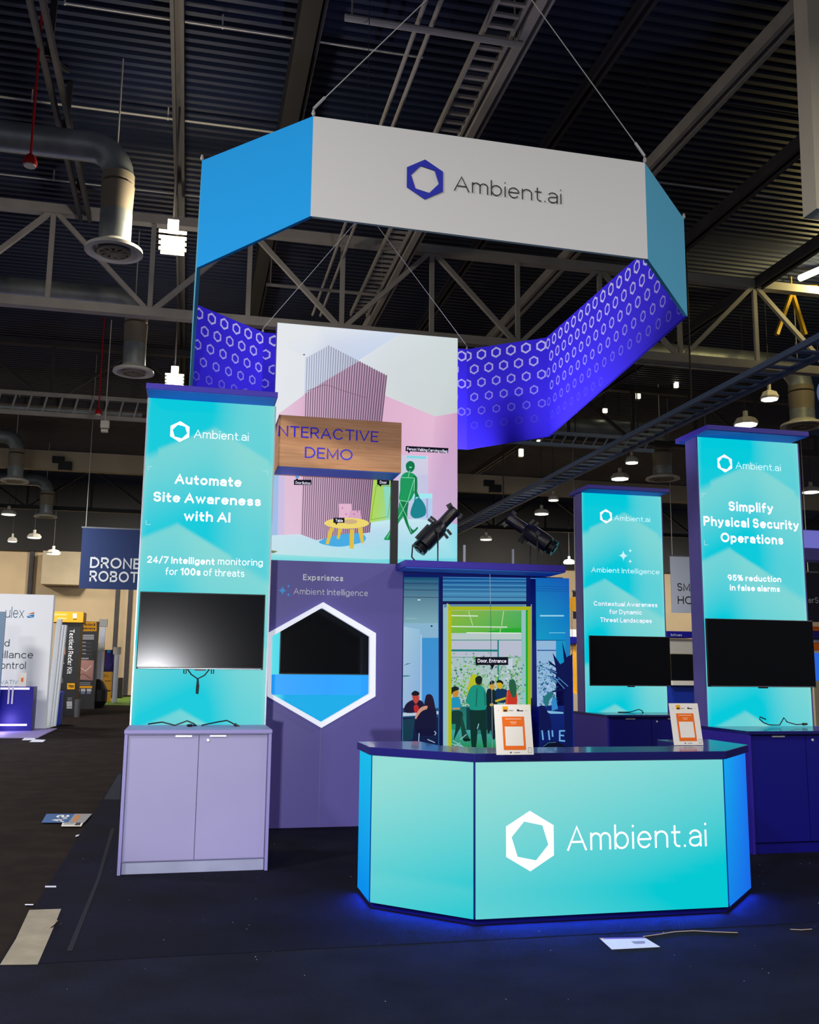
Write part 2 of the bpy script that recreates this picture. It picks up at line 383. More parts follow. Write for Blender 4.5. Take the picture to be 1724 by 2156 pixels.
M['glowtext'] = mat('white_translucent_lettering', rgb(200, 200, 220), 0.5, emit=rgb(228, 226, 238), es=1.0)
M['fainttext'] = mat('pale_translucent_lettering', rgb(180, 220, 225), 0.5, emit=rgb(190, 224, 232), es=1.0)
M['whitetext'] = mat('white_vinyl', rgb(246, 246, 250), 0.5)
M['cyantext'] = mat('cyan_vinyl', rgb(60, 180, 255), 0.5)
M['bluetext'] = mat('blue_acrylic', rgb(52, 34, 252), 0.4)
M['hexwhite'] = mat('white_frame_glow', rgb(235, 237, 242), 0.5, emit=rgb(205, 210, 225), es=0.62)  # emission stands for LED light on the white frame
M['endblue'] = mat('blue_light_panel', (0, 0, 0), 0.5, emit_attr=1.0, spec=0.1)
M['undercap'] = mat('lit_soffit', rgb(60, 120, 255), 0.6)  # bright blue stands for panel backlight on the undersides
M['lens'] = mat('lens_glass', rgb(60, 20, 30), 0.1)
M['blackmetal'] = mat('black_fixture', rgb(16, 16, 24), 0.38, spec=0.6)
M['brass'] = mat('amber_label', rgb(150, 100, 50), 0.5)
M['yellow'] = mat('yellow_panel', rgb(240, 170, 10), 0.5)
M['blackpanel'] = mat('black_panel', rgb(22, 22, 28), 0.5)
M['turf'] = mat('green_turf', rgb(90, 130, 30), 0.9, noise=(20, 0.3))
M['whitewall'] = mat('white_panel', rgb(238, 240, 244), 0.6, emit=rgb(150, 160, 175), es=0.35)  # faint emission lifts the white wall, and the stacked panels too
M['led'] = mat('violet_led', (0, 0, 0), 0.5, emit=(0.55, 0.5, 1.0), es=2.0)
M['bluebox'] = mat('blue_plastic', rgb(20, 60, 190), 0.5)
M['navyfab'] = mat('navy_banner', rgb(10, 38, 88), 0.8)
M['silvertext'] = mat('silver_ink', rgb(190, 196, 206), 0.6)
M['palefab'] = mat('pale_banner', rgb(190, 200, 220), 0.8)
M['orange'] = mat('orange_ink', rgb(240, 112, 20), 0.6)
M['card'] = mat('white_card', rgb(236, 232, 226), 0.5)
M['paperblue'] = mat('pale_paper', rgb(210, 215, 240), 0.6)
M['cable'] = mat('black_cable', rgb(12, 14, 24), 0.5)
M['beigecord'] = mat('beige_cord', rgb(170, 150, 130), 0.6)
M['yelsteel'] = mat('yellow_steel', rgb(200, 160, 20), 0.5)
def wood_mat():
    m = bpy.data.materials.new('oak_veneer'); m.use_nodes = True; nt = m.node_tree; b = nt.nodes['Principled BSDF']
    tc = nt.nodes.new('ShaderNodeTexCoord'); mp = nt.nodes.new('ShaderNodeMapping'); mp.inputs['Scale'].default_value = (0.6, 1, 9)
    n = nt.nodes.new('ShaderNodeTexNoise'); n.inputs['Scale'].default_value = 3.0; n.inputs['Detail'].default_value = 8; n.inputs['Distortion'].default_value = 1.2
    r = nt.nodes.new('ShaderNodeValToRGB')
    r.color_ramp.elements[0].position = 0.25; r.color_ramp.elements[1].position = 0.75
    r.color_ramp.elements[0].color = (*rgb(214, 148, 96), 1); r.color_ramp.elements[1].color = (*rgb(244, 186, 134), 1)
    nt.links.new(tc.outputs['Object'], mp.inputs['Vector']); nt.links.new(mp.outputs['Vector'], n.inputs['Vector'])
    nt.links.new(n.outputs['Fac'], r.inputs['Fac']); nt.links.new(r.outputs['Color'], b.inputs['Base Color']); b.inputs['Roughness'].default_value = 0.5
    return m
M['wood'] = wood_mat()

# ------------------------------------------------------------------ the hall
struct(MB().box(-40, 45, -12, 60, -0.1, 0.0).build('floor', M['aisle']))
struct(MB().prism([(-0.94, 6.02, 0), (9, 6.02, 0), (9, 16.0, 0), (-0.94, 16.0, 0)], (0, 0, 0.012)).build('trim_1', M['carpet']))
struct(MB().prism([(-9, -6, 0), (12, -6, 0), (12, 6.02, 0), (-9, 6.02, 0)], (0, 0, 0.010)).build('trim_2', mat('front_carpet', rgb(20, 22, 42), 0.95, noise=(2.2, 0.5), bump=(160, 0.9), spec=0.15)))
# deck: trapezoid ribs running across the hall
deck = MB(); y = -6.0; prof = []
while y < 59.5:
    prof += [(y, 12.0), (y+0.10, 12.0), (y+0.13, 12.07), (y+0.20, 12.07)]; y += 0.23
vs = []; fs = []
for (yy, zz) in prof: vs += [(-40, yy, zz), (45, yy, zz)]
for i in range(len(prof)-1): fs.append((2*i, 2*i+2, 2*i+3, 2*i+1))
struct(deck.add(vs, fs).build('ceiling', M['deck']))
# far wall with a grey soffit band and pilasters
struct(MB().box(-40, 45, 58, 58.4, 0, 8.0).build('wall_back', M['beige']))
struct(MB().box(-40, 45, 57.6, 58.0, 8.0, 12.0).build('trim_3', M['bsteel']))
for i, px in enumerate((58, 245, 272)):
    x = atY(px, 1300, 57.8).x
    struct(MB().box(x-0.12, x+0.12, 57.75, 58.0, 0, 8.0).build('trim_%d' % (4+i), M['dsteel']))
x0, x1 = atY(90, 1200, 57).x, atY(182, 1200, 57).x
MB().box(x0, x1, 56.6, 57.99, atY(0, 1228, 57).z, atY(0, 1192, 57).z+0.9).build('air_duct', M['beam'], tags=('beige rectangular air duct high on the far wall, left of the navy banner', 'duct'))
# cream hanging sign panel at the top right edge of view
t = thing('hanging_banner', (7.2, 9.2, 6.85), 'cream hanging panel whose left edge shows at the top right corner', 'banner')
MB().prism([(6.72, 9.0, 6.84), (7.9, 9.0, 6.84), (7.9, 9.0, 10.4), (6.77, 9.0, 10.4)], (0, 0.25, 0)).build('panel', M['cream'], t)
for x in (6.95, 7.8): MB().tube([(x, 9.12, 10.4), (x, 9.12, 12.0)], 0.012, 6).build('hanging_strap', M['wire'], t)

# roof steel ---------------------------------------------------------
def truss(y, zb, zt, x0, x1, pitch, mc, label, wb=0.22, hb=0.20, web=0.10, off=0.0):
    t = thing('roof_truss', (0, y, zb), label, 'roof truss')
    MB().box(x0, x1, y-wb/2, y+wb/2, zb-hb/2, zb+hb/2).build('bottom_chord', mc, t)
    MB().box(x0, x1, y-wb/2, y+wb/2, zt-hb/2, zt+hb/2).build('top_chord', mc, t)
    x = x0+off; up = True
    while x < x1-0.2:
        MB().bar((x, y, zb), (x, y, zt), web, web*0.8).build('web_member', mc, t)
        if x+pitch < x1:
            a, b = ((x, y, zb), (x+pitch, y, zt)) if up else ((x, y, zt), (x+pitch, y, zb))
            MB().bar(a, b, web, web).build('web_member', mc, t)
        up = not up; x += pitch
    return t
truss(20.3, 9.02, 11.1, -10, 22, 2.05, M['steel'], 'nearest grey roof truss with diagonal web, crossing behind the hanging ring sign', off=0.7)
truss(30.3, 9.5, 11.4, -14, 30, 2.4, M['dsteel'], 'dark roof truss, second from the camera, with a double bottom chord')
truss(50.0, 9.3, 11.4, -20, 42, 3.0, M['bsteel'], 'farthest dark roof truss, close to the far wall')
t = thing('header_beam', (0, 40, 9.3), 'deep beige header beam crossing the hall above the far booths', 'beam')
MB().box(-18, 38, 39.8, 40.2, 9.3, 10.05).build('beam_body', M['beam'], t)
for px in (130, 1035):
    p = atY(px, 968 if px < 500 else 1020, 39.7)
    MB().box(p.x-0.35, p.x+0.1, 39.6, 39.8, 9.55, 9.8).box(p.x-0.1, p.x+0.4, 39.55, 39.8, 9.25, 9.6).build('bracket', M['blackpanel'], t)
# thin double chord of the second truss: lattice strip
t = thing('lattice_girder', (0, 30.0, 9.1), 'flat grey lattice girder of short bars hung below the second truss', 'girder')
MB().box(-14, 1.0, 29.9, 30.0, 9.62, 9.74).build('upper_rail', M['steel'], t)
MB().box(-14, 1.0, 29.9, 30.0, 9.02, 9.14).build('lower_rail', M['steel'], t)
for i in range(34):
    x = -13.8+i*0.44
    MB().bar((x, 29.95, 9.1), (x+0.12, 29.95, 9.65), 0.05, 0.05).build('lattice_bar', M['steel'], t)

def joist(px, py, z, w, h, m, label, y0=4.0, y1=57.5, name='roof_joist', pair=0.0):
    x = atZ(px, py, z).x
    mb = MB()
    if pair:
        mb.box(x-pair-w/2, x-pair+w/2, y0, y1, z, z+h).box(x+pair-w/2, x+pair+w/2, y0, y1, z, z+h).box(x-pair, x+pair, y0, y1, z+h*0.7, z+h)
    else:
        mb.box(x-w/2, x+w/2, y0, y1, z, z+h)
    return mb.build(name, m, tags=(label, 'beam'))
joist(372, 0, 11.5, 0.06, 0.22, M['dsteel'], 'dark double-angle roof joist directly above the two warm bright lamps', pair=0.075)
joist(640, 100, 11.4, 0.30, 0.5, M['bsteel'], 'thick black roof girder left of the pipes, ending above the ring sign')
joist(668, 60, 11.5, 0.05, 0.2, M['dsteel'], 'thin grey joist hugging the right side of the black girder', pair=0.06)
joist(1265, 155, 11.5, 0.06, 0.2, M['dsteel'], 'dark roof joist above the middle of the white sign panel, right of the cable tray', pair=0.07)
joist(1540, 185, 11.3, 0.08, 0.25, M['steel'], 'brownish roof joist above the right corner of the ring sign', pair=0.09)
joist(1590, 400, 11.2, 0.08, 0.25, M['dsteel'], 'grey roof joist to the right of the sky-blue sign panel', pair=0.09)
joist(1590, 612, 11.0, 0.08, 0.25, M['dsteel'], 'lowest grey roof joist right of the ring sign', pair=0.09)
# truss running away from the viewer at upper left
t = thing('roof_truss', (-2.75, 12, 11.0), 'dark lattice truss running away from the camera at upper left, beside the red pipe', 'roof truss')
xa = atZ(75, 0, 10.95).x
for dx in (-0.09, 0.09): MB().box(xa+dx-0.035, xa+dx+0.035, 9, 20.3, 10.9, 11.06).build('bottom_chord', M['dsteel'], t)
for i in range(5):
    yy = 10.2+i*2.2
    MB().bar((xa, yy, 10.95), (xa, yy+0.15, 12.0), 0.10, 0.06).build('web_member', M['dsteel'], t)
    MB().bar((xa, yy, 10.95), (xa, yy+2.0, 12.0), 0.07, 0.06).build('web_member', M['dsteel'], t)
# thin conduits under the deck, across the hall
def conduit(px, py, z, r, x0, x1, label, m=None):
    y = atZ(px, py, z).y
    mb = MB().tube([(x0, y, z), (x1, y, z)], r, 6)
    for k in range(int((x1-x0)/2.4)): mb.box(x0+k*2.4-0.012, x0+k*2.4+0.012, y+r, y+r+0.012, z-r, 11.99)
    return mb.build('conduit', m or M['white'], tags=(label, 'pipe'))
conduit(420, 50, 11.75, 0.016, -2.3, 3.4, 'thin pale conduit under the roof deck, nearest the top of the photo')
conduit(420, 258, 11.75, 0.020, -8, 12, 'thin pale conduit passing just above the elbow duct')
conduit(250, 395, 11.75, 0.016, -8, 0.2, 'thin pale conduit behind the vertical drop of the elbow duct')
conduit(1240, 175, 11.6, 0.02, 5, 12, 'dull conduit under the dark deck right of the cable tray', M['dsteel'])
# ceiling cross pipes near tray
def crosspipe(p, q, z, r, label):
    a = atZ(*p, z); b = atZ(*q, z); yy = (a.y+b.y)/2
    return MB().tube([(a.x, yy, z), (b.x, yy, z)], r, 8).tube([(a.x+0.1, yy, z), (a.x+0.1, yy, 12)], 0.012, 6).tube([(b.x-0.1, yy, z), (b.x-0.1, yy, 12)], 0.012, 6).build('cross_pipe', M['steel'], tags=(label, 'pipe'))
crosspipe((725, 40), (1100, 92), 10.5, 0.05, 'grey pipe crossing under the cable tray at the top of the photo')
crosspipe((560, 600), (812, 622), 10.53, 0.04, 'grey pipe crossing under the cable tray inside the ring sign')
# cable tray (ladder) running away
t = thing('cable_tray', (3.93, 15, 10.6), 'grey ladder-shaped cable tray running away above and through the ring sign', 'cable tray')
for x in (3.72, 4.14): MB().box(x-0.02, x+0.02, 8.0, 23.6, 10.6, 10.72).build('side_rail', M['steel'], t)
for i in range(62):
    yy = 8.1+i*0.25
    MB().box(3.73, 4.13, yy, yy+0.06, 10.63, 10.67).build('rung', M['steel'], t)
MB().box(4.22, 4.34, 8.0, 40, 10.55, 10.8).box(4.42, 4.46, 8.0, 40, 10.6, 10.9).build('channel_beam', M['steel'], tags=('grey channel beam running along the right side of the cable tray', 'beam'))
for z, (px, py), lab in ((10.7, (925, 10), 'grey strut pipe running away left of the cable tray, nearer the tray'), (10.7, (893, 10), 'grey strut pipe running away left of the cable tray, farther from the tray')):
    x = atZ(px, py, z).x
    MB().tube([(x, 8, z), (x, 24, z)], 0.035, 8).build('strut_pipe', M['steel'], tags=(lab, 'pipe'))

# ducts with elbows and round diffusers ------------------------------------
def duct(name, x, y, zrun, zbot, r, xstart, label):
    t = thing(name, (x, y, zbot), label, 'air duct')
    e = r*1.9
    path = [(xstart, y, zrun), (x-e, y, zrun)]
    for i in range(1, 7):
        a = i*math.pi/12; path.append((x-e+e*math.sin(a), y, zrun-e+e*math.cos(a)))
    MB().tube(path, r, 20).build('elbow', M['galv'], t, smooth=True)
    MB().lathe([(r*1.06, 0), (r*1.06, 0.14)], (x, y, zrun-e-0.12), n=24).build('collar', M['collar'], t, smooth=True)
    MB().lathe([(r*1.02, 0), (r*1.1, 0.5), (r*1.1, 0.55)], (x, y, zrun-e-0.72), n=24).build('collar', M['collar'], t, smooth=True)
    MB().lathe([(r*1.05, 0), (r*1.05, zrun-e-0.66-zbot)], (x, y, zbot), n=24).build('drop_pipe', M['galv'], t, smooth=True)
    d = MB().lathe([(r*1.0, 0.16), (r*1.25, 0.10), (r*1.85, 0.02), (r*1.9, -0.04), (r*1.55, -0.05), (r*1.2, 0.04)], (x, y, zbot), n=28).build('diffuser', M['white'], t, smooth=True)
    v = MB()
    v.lathe([(r*1.1, -0.02), (r*1.1, -0.06), (r*0.95, -0.07), (r*0.93, -0.03)], (x, y, zbot), n=24)
    for k in range(10):
        a = k*math.pi/5
        v.bar((x+0.05*math.cos(a), y+0.05*math.sin(a), zbot-0.05), (x+r*math.cos(a), y+r*math.sin(a), zbot-0.05), 0.05, 0.015)
    v.lathe([(r*0.25, -0.03), (r*0.25, -0.08)], (x, y, zbot), n=12)
    v.build('vane_ring', M['collar'], d)
    MB().tube([(x-e*0.1, y, zrun+0.1), (x-e*0.1, y, 12.0)], 0.015, 6).build('hanger_rod', M['white'], t)
    return t
p = atZ(240, 527, 8.5)
duct('elbow_duct', p.x, p.y, 10.3, 8.5, 0.25, -9, 'galvanised elbow duct with white round diffuser, nearest the camera at upper left')
p = atZ(281, 782, 8.5)
duct('elbow_duct', p.x, p.y, 10.3, 8.5, 0.25, -11, 'galvanised elbow duct with round diffuser behind the first grey truss')
p = atZ(31, 1012, 8.5)
duct('elbow_duct', p.x, p.y, 10.2, 8.5, 0.27, -14, 'far duct with round diffuser at the left edge, above the beige header beam')
p = atZ(96, 1087, 8.5)
duct('elbow_duct', p.x, p.y, 10.2, 8.5, 0.28, -16, 'far duct with round diffuser below the beige header beam, left of the navy banner')
p = atZ(1395, 1007, 8.5)
duct('elbow_duct', p.x, p.y, 10.2, 8.5, 0.32, p.x-6, 'far round diffuser between the two right-hand light towers')
p = atZ(1690, 895, 8.5)
duct('elbow_duct', p.x, p.y, 10.2, 8.5, 0.32, p.x-5, 'round diffuser showing above the cap of the tall right light tower')
MB().tube([(-12, 34, 10.3), (-1.9, 34, 10.3)], 0.2, 14).build('round_duct', M['galv'], smooth=True, tags=('long straight galvanised duct above the lattice girder at left', 'air duct'))
# lamps ---------------------------------------------------------------
def floodlamp(px, py, z, w, label, power):
    p = atZ(px, py, z); y = p.y; x = p.x
    t = thing('high_bay_lamp', (x, y, z), label, 'lamp', 'warm tube lamps under the left joist')
    MB().box(x-w*0.2, x+w*0.2, y-0.1, y+0.1, z+0.24, z+0.42).build('ballast_box', M['white'], t)
    MB().tube([(x, y, z+0.4), (x, y, 11.5)], 0.02, 6).build('stem', M['dsteel'], t)
    for k in range(4):
        MB().tube([(x-w/2, y-0.12+0.08*k, z+0.18-0.07*k), (x+w/2, y-0.12+0.08*k, z+0.18-0.07*k)], 0.032, 8).build('lamp_tube', M['lampglow'], t)
    MB().box(x-w/2+0.03, x+w/2-0.03, y+0.2, y+0.22, z-0.1, z+0.24).build('reflector', M['white'], t)
    lamp('lamp_light', 'POINT', (x, y-0.5, z), power, (1, 0.86, 0.62), 0.3)
    return t
floodlamp(363, 515, 8.9, 0.47, 'bright warm four-tube lamp hanging beside the blue sign panel', 200)
floodlamp(367, 806, 8.9, 0.47, 'warm four-tube lamp just above the cap of the left light tower', 150)
highbays = [(18, 1083, 'high bay lamp at the left edge, below the far diffuser'), (72, 1132, 'high bay lamp left of the navy banner, above the white booth wall'),
            (112, 1166, 'high bay lamp in front of the beige air duct by the navy banner'), (26, 1140, 'small far high bay lamp low at the left edge'),
            (1140, 1082, 'high bay lamp above the right stage spotlight'), (1305, 1008, 'high bay lamp above the middle light tower'),
            (1570, 894, 'high bay lamp above the cap of the tall right tower'), (1707, 1036, 'high bay lamp at the right edge, beside the tall right tower'),
            (1023, 1136, 'high bay lamp between the two stage spotlights'), (1198, 1186, 'high bay lamp touching the right end of the mural cap'),
            (1620, 840, 'small far high bay lamp above the tall right tower, left of the navy sign'), (1330, 974, 'small dim high bay lamp high above the middle tower'), (1165, 1053, 'small dim high bay lamp right of the stage spotlights')]
for px, py, lab in highbays:
    p = atZ(px, py, 8.7); s = 0.36
    if p.y > 52: p = atY(px, py, 52)
    if 'small' in lab: s = 0.24
    t = thing('high_bay_light', (p.x, p.y, p.z), lab, 'lamp', 'white high bay lamps over the hall')
    MB().lathe([(s*0.95, 0), (s, 0.05), (s*0.75, 0.18), (s*0.2, 0.24), (s*0.2, 0.4)], (p.x, p.y, p.z), n=8).build('lamp_housing', M['white'], t)
    MB().lathe([(s*0.9, -0.03), (s*0.9, -0.01)], (p.x, p.y, p.z), n=8).build('diffuser', M['higlow'], t)
    MB().tube([(p.x, p.y, p.z+0.4), (p.x, p.y, 12)], 0.015, 5).build('stem', M['dsteel'], t)
for k, (px, py, hh, lab) in enumerate([(1048, 782, 22, 'small warm work lamp seen just right of the ring sign edge, beneath the truss'), (1136, 934, 16, 'small warm work lamp beneath the lower tip of the violet ring panel'), (1098, 960, 30, 'tall warm work lamp above the right stage spotlight'),
        (1345, 838, 26, 'small warm work lamp right of the violet ring panel'), (1425, 815, 30, 'small warm work lamp above the tall right tower cap'), (1275, 868, 16, 'faint warm work lamp over the middle tower, near the violet panel')]):
    a = atY(px, py, 31); b = atY(px, py-hh*0.5, 31)
    t = thing('work_lamp', tuple(a), lab, 'lamp', 'warm work lamps among the far roof steel')
    MB().box(a.x-0.07, a.x+0.07, 31, 31.1, a.z, b.z).build('lamp_face', M['lampglow'], t)
    MB().box(a.x-0.10, a.x+0.10, 31.1, 31.22, a.z-0.05, b.z+0.05).build('housing', M['bsteel'], t)
    MB().tube([(a.x, 31.16, b.z), (a.x, 31.16, 12)], 0.03, 5).build('stem', M['bsteel'], t)
# red sprinkler drop / beacon
def beacon(px, py, z, r, label):
    p = atZ(px, py, z); t = thing('fire_beacon', (p.x, p.y, z), label, 'fire alarm')
    MB().lathe([(r, 0), (r*1.05, 0.05), (r*0.8, 0.13), (r*0.3, 0.18)], (p.x, p.y, z), n=20).build('housing', M['red'], t, smooth=True)
    MB().lathe([(r*0.85, -0.02), (r*0.85, 0.0)], (p.x, p.y, z), n=20).build('lens', M['white'], t)
    MB().tube([(p.x, p.y, z+0.15), (p.x, p.y, 12)], 0.02, 6).build('drop_pipe', M['red'], t)
beacon(63, 348, 9.0, 0.10, 'red fire beacon on a red drop pipe at upper left')
beacon(207, 873, 9.0, 0.10, 'small red fire beacon above the white speaker at left')
p = atZ(220, 902, 8.6)
t = thing('speaker', (p.x, p.y, 8.6), 'small white hanging speaker left of the left light tower', 'speaker')
MB().box(p.x-0.13, p.x+0.13, p.y, p.y+0.15, 8.62, 8.86).build('body', M['white'], t, bevel=0.03)
MB().box(p.x-0.1, p.x+0.1, p.y, p.y+0.15, 8.5, 8.58).build('bracket', M['white'], t)
MB().tube([(p.x, p.y+0.08, 8.86), (p.x, p.y+0.08, 12)], 0.015, 6).build('stem', M['white'], t)
# right-hand service catwalks
M['catwalk'] = mat('blue_grey_steel', rgb(100, 125, 170), 0.5)
t = thing('catwalk', (11, 24, 7.6), 'bluish steel catwalk running away above the right light towers', 'catwalk')
A = atZ(1720, 742, 7.9); B = atZ(960, 1108, 7.9); xc = (A.x+B.x)/2
for dx in (-0.35, 0.35): MB().box(xc+dx-0.05, xc+dx+0.05, 12, 44, 7.80, 7.92).build('side_rail', M['catwalk'], t)
for i in range(5): MB().tube([(xc-0.35, 13+7*i, 7.9), (xc-0.35, 13+7*i, 12)], 0.02, 6).build('hanger_rod', M['dsteel'], t)
for i in range(60): MB().box(xc-0.35, xc+0.35, 13+i*0.5, 13.08+i*0.5, 7.82, 7.88).build('rung', M['catwalk'], t)
t = thing('catwalk', (9, 27, 8.3), 'short cross catwalk below the purple ring panel at right', 'catwalk')
yy = 26.0; a = atY(1130, 905, yy); b = atY(1345, 940, yy)
for x in (a.x-0.5, b.x): MB().tube([(x, yy+0.05, a.z-0.2), (x, yy+0.05, 12)], 0.02, 6).build('hanger_rod', M['dsteel'], t)
for dz in (0, 0.35): MB().box(a.x-1, b.x+0.5, yy, yy+0.1, a.z-0.45+dz, a.z-0.35+dz).build('side_rail', M['catwalk'], t)
for i in range(14): MB().bar((a.x-0.9+i*0.33, yy+0.05, a.z-0.4), (a.x-0.7+i*0.33, yy+0.05, a.z-0.06), 0.04, 0.04).build('lattice_bar', M['catwalk'], t)
# yellow-lit frame at the right
t = thing('hoist_frame', atY(1665, 690, 21.5), 'yellow A-shaped hoist frame at the right edge under a tube light', 'hoist')
MB().bar(atY(1667, 615, 21.5), atY(1667, 615, 21.5)+V((0, 0, 2)), 0.03, 0.03).build('hanger_rod', M['yelsteel'], t)
for q in ((1635, 705), (1695, 705)): MB().bar(atY(1667, 615, 21.5), atY(*q, 21.5), 0.11, 0.08).build('frame_leg', M['yelsteel'], t)
MB().bar(atY(1560, 608, 21.5), atY(1720, 608, 21.5), 0.08, 0.18).build('crossbar', M['yelsteel'], t)
a, b = atY(1684, 586, 20.6), atY(1730, 566, 20.6)
MB().tube([a, b], 0.085, 8).build('tube_light', M['lampglow'], tags=('slanted glowing tube light at the right edge near the yellow frame', 'lamp'))
lamp('lamp_light', 'POINT', tuple(a+V((0.5, -0.8, -0.4))), 260, (1, 0.8, 0.3), 0.2)

# ------------------------------------------------------------------ booth: hanging ring sign
t = thing('hanging_sign', (2.1, 9.4, 5.0), 'large eight-sided fabric ring sign hung over the booth, white front and violet patterned inside', 'hanging sign')
ZT = 5.853
ring = {'A': (-0.065, 7.78, 4.90), 'B': (0.763, 6.89, 5.03), 'C': (3.552, 6.92, 5.00), 'D': (4.37, 7.77, 4.89), 'E': (4.335, 11.22, 4.555), 'F2': (3.46, 11.93, 4.49), 'F': (0.757, 11.95, 4.50), 'G': (-0.115, 11.15, 4.55)}
hcol = [rgb(206, 204, 240), rgb(190, 186, 236), rgb(172, 168, 232), rgb(148, 142, 228), rgb(112, 104, 218), rgb(78, 68, 205)]
VIO = rgb(58, 44, 214)
def ringpanel(a, b, mout, inner):
    (xa, ya, za), (xb, yb, zb) = ring[a], ring[b]
    d = V((xb-xa, yb-ya, 0)); L = d.length; d.normalize(); n = V((d.y, -d.x, 0))       # outward
    mb = MB(); th = 0.03
    o = [V((xa, ya, za)), V((xb, yb, zb)), V((xb, yb, ZT)), V((xa, ya, ZT))]; i = [p-n*th for p in o]
    mb.add(o+i, [(0, 1, 2, 3), (2, 6, 7, 3), (0, 3, 7, 4), (1, 5, 6, 2)], 0)
    mb.add(o+i, [(0, 4, 5, 1)], 1 if inner else 0, VIO if inner else None)
    mb.add(i, [(3, 2, 1, 0)], 1, VIO)
    if inner:
        pitch = 0.206; row = 0
        for row in range(6):
            off = 0.085 if row % 2 == 0 else 0.085+pitch/2
            k = 0
            while True:
                u = off+k*pitch; k += 1
                if u > L+0.02: break
                vtop = 0.10+0.19*row; r0 = 0.076-0.004*row; r1 = r0*0.66
                zb_ = za+(zb-za)*u/L
                if ZT-vtop-r0 < zb_+0.03: continue
                oo = hexpts(u, ZT-vtop, r0); ii = hexpts(u, ZT-vtop, r1, 8)
                cl = lambda q: min(max(q, 0.0), L)
                vs = [V((xa, ya, 0))+d*cl(q[0])+V((0, 0, q[1]))-n*(th+0.002) for q in oo+ii]
                mb.add(vs, [((j+1) % 6, j, 6+j, 6+(j+1) % 6) for j in range(6)], 1, hcol[row])
    return mb.build('banner_panel', [mout, M['fab_attr']], t)
front = ringpanel('B', 'C', M['fab_white'], False); front['label'] = 'white front panel with blue hexagon logo'
ringpanel('A', 'B', M['fab_blue'], False)['label'] = 'bright blue panel left of the white front'
ringpanel('C', 'D', M['fab_sky'], False)['label'] = 'pale sky-blue panel right of the white front'
ringpanel('G', 'A', M['fab_sky'], False)
for a, b in (('D', 'E'), ('E', 'F2'), ('F2', 'F'), ('F', 'G')): ringpanel(a, b, M['fab_sky'], True)
plb = YP(6.90-0.004)
logo(front, plb, None, 894.5, 378, 42, M['logo_blue'])
zc2 = lambda x, y: (862+x/2, y/2)
d = (V(ring['C'])-V(ring['B'])); d.z = 0
plb = PL((ring['B'][0], ring['B'][1]-0.002, 0), d, (0, 0, 1))
T(front, 'Ambient.ai', plb, zc2, 186, 803, 638, 63, M['ink'], 0.062, k=0.005)
hubF = atY(1028, -126, 6.9); hubB = atY(770, 443, 11.94)
def ringcable(corner, hub):
    x, y, z = ring[corner]
    MB().lathe([(0.008, 0), (0.016, 0.02), (0.008, 0.05)], (x, y, ZT), n=10).tube([(x, y, ZT+0.06), (x+(hub.x-x)*0.06, y, ZT+0.06+(hub.z-ZT)*0.06)], 0.012, 6).build('rigging_hook', M['wire'], t)
    MB().tube([(x, y, ZT+0.06), tuple(hub)], 0.0045, 5).build('suspension_cable', M['wire'], t)
ringcable('B', hubF); ringcable('C', hubF)
for x in (0.757, 3.46):
    MB().lathe([(0.008, 0), (0.016, 0.02), (0.008, 0.05)], (x, 11.94, ZT), n=10).build('rigging_hook', M['wire'], t)
    MB().tube([(x, 11.94, ZT+0.06), tuple(hubB)], 0.0045, 5).build('suspension_cable', M['wire'], t)
for hub in (hubF, hubB): MB().tube([tuple(hub), (hub.x, hub.y, 12.0)], 0.005, 6).build('suspension_cable', M['dsteel'], t)
for c in ('A', 'D'):
    x, y, z = ring[c]; MB().lathe([(0.008, 0), (0.016, 0.02), (0.008, 0.05)], (x, y, ZT), n=10).build('rigging_hook', M['wire'], t)
# ------------------------------------------------------------------ light towers
PALE, CYAN = rgb(138, 216, 212), rgb(0, 201, 218)
def mix(a, b, k): k = min(max(k, 0), 1); return tuple(x+(y-x)*k for x, y in zip(a, b))
def art(u, v, w, h, seed=0):
    """printed artwork: soft stacked hexagon facets, u to the right, v down (metres)"""
    s = u/w; apex = [(-0.75, 0.5), (0.22, 0.53), (1.14, 0.27), (1.96, 0.55), (2.80, 0.36), (3.9, 0.5)]
    sm = lambda q: (lambda z: z*z*(3-2*z))(min(max(q, 0), 1))
    k = 0.5
    for (av, as_) in apex:
        right = u > as_*w
        dd = v-av-(0.57 if right else 0.46)*abs(u-as_*w)
        if dd > 0:
            f = sm((u-as_*w)/0.5+0.3)
            base = (0.62+0.28*f)-(0.72-0.27*f)*sm(dd/0.95)
            k += (base-k)*sm(dd/(0.05 if abs(u-as_*w) < 0.5 else 0.12))
    k += 0.08*math.sin(2.1*u+1.3*v+seed)
    if v < 0.35: k -= 0.30*(1-v/0.35)*(1-s*0.7)
    e = min(s, 1-s)
    k += 0.25*max(0, 1-e/0.03)
    return mix(CYAN, PALE, k)
def lightpanel(parent, x0, x1, y, z0, z1, fn, name='light_panel', n=(48, 170), m=None):
    mb = MB(); nu, nv = n; w = x1-x0; h = z1-z0
    vs = [(x0+w*i/nu, y, z1-h*j/nv) for j in range(nv+1) for i in range(nu+1)]
    cs = [fn(w*i/nu, h*j/nv, w, h) for j in range(nv+1) for i in range(nu+1)]
    for j in range(nv):
        for i in range(nu):
            q = [j*(nu+1)+i, (j+1)*(nu+1)+i, (j+1)*(nu+1)+i+1, j*(nu+1)+i+1]
            mb.f.append(q); mb.m.append(0); mb.c.append([cs[a] for a in q])
    mb.v = vs
    return mb.build(name, m or M['glow'], parent)
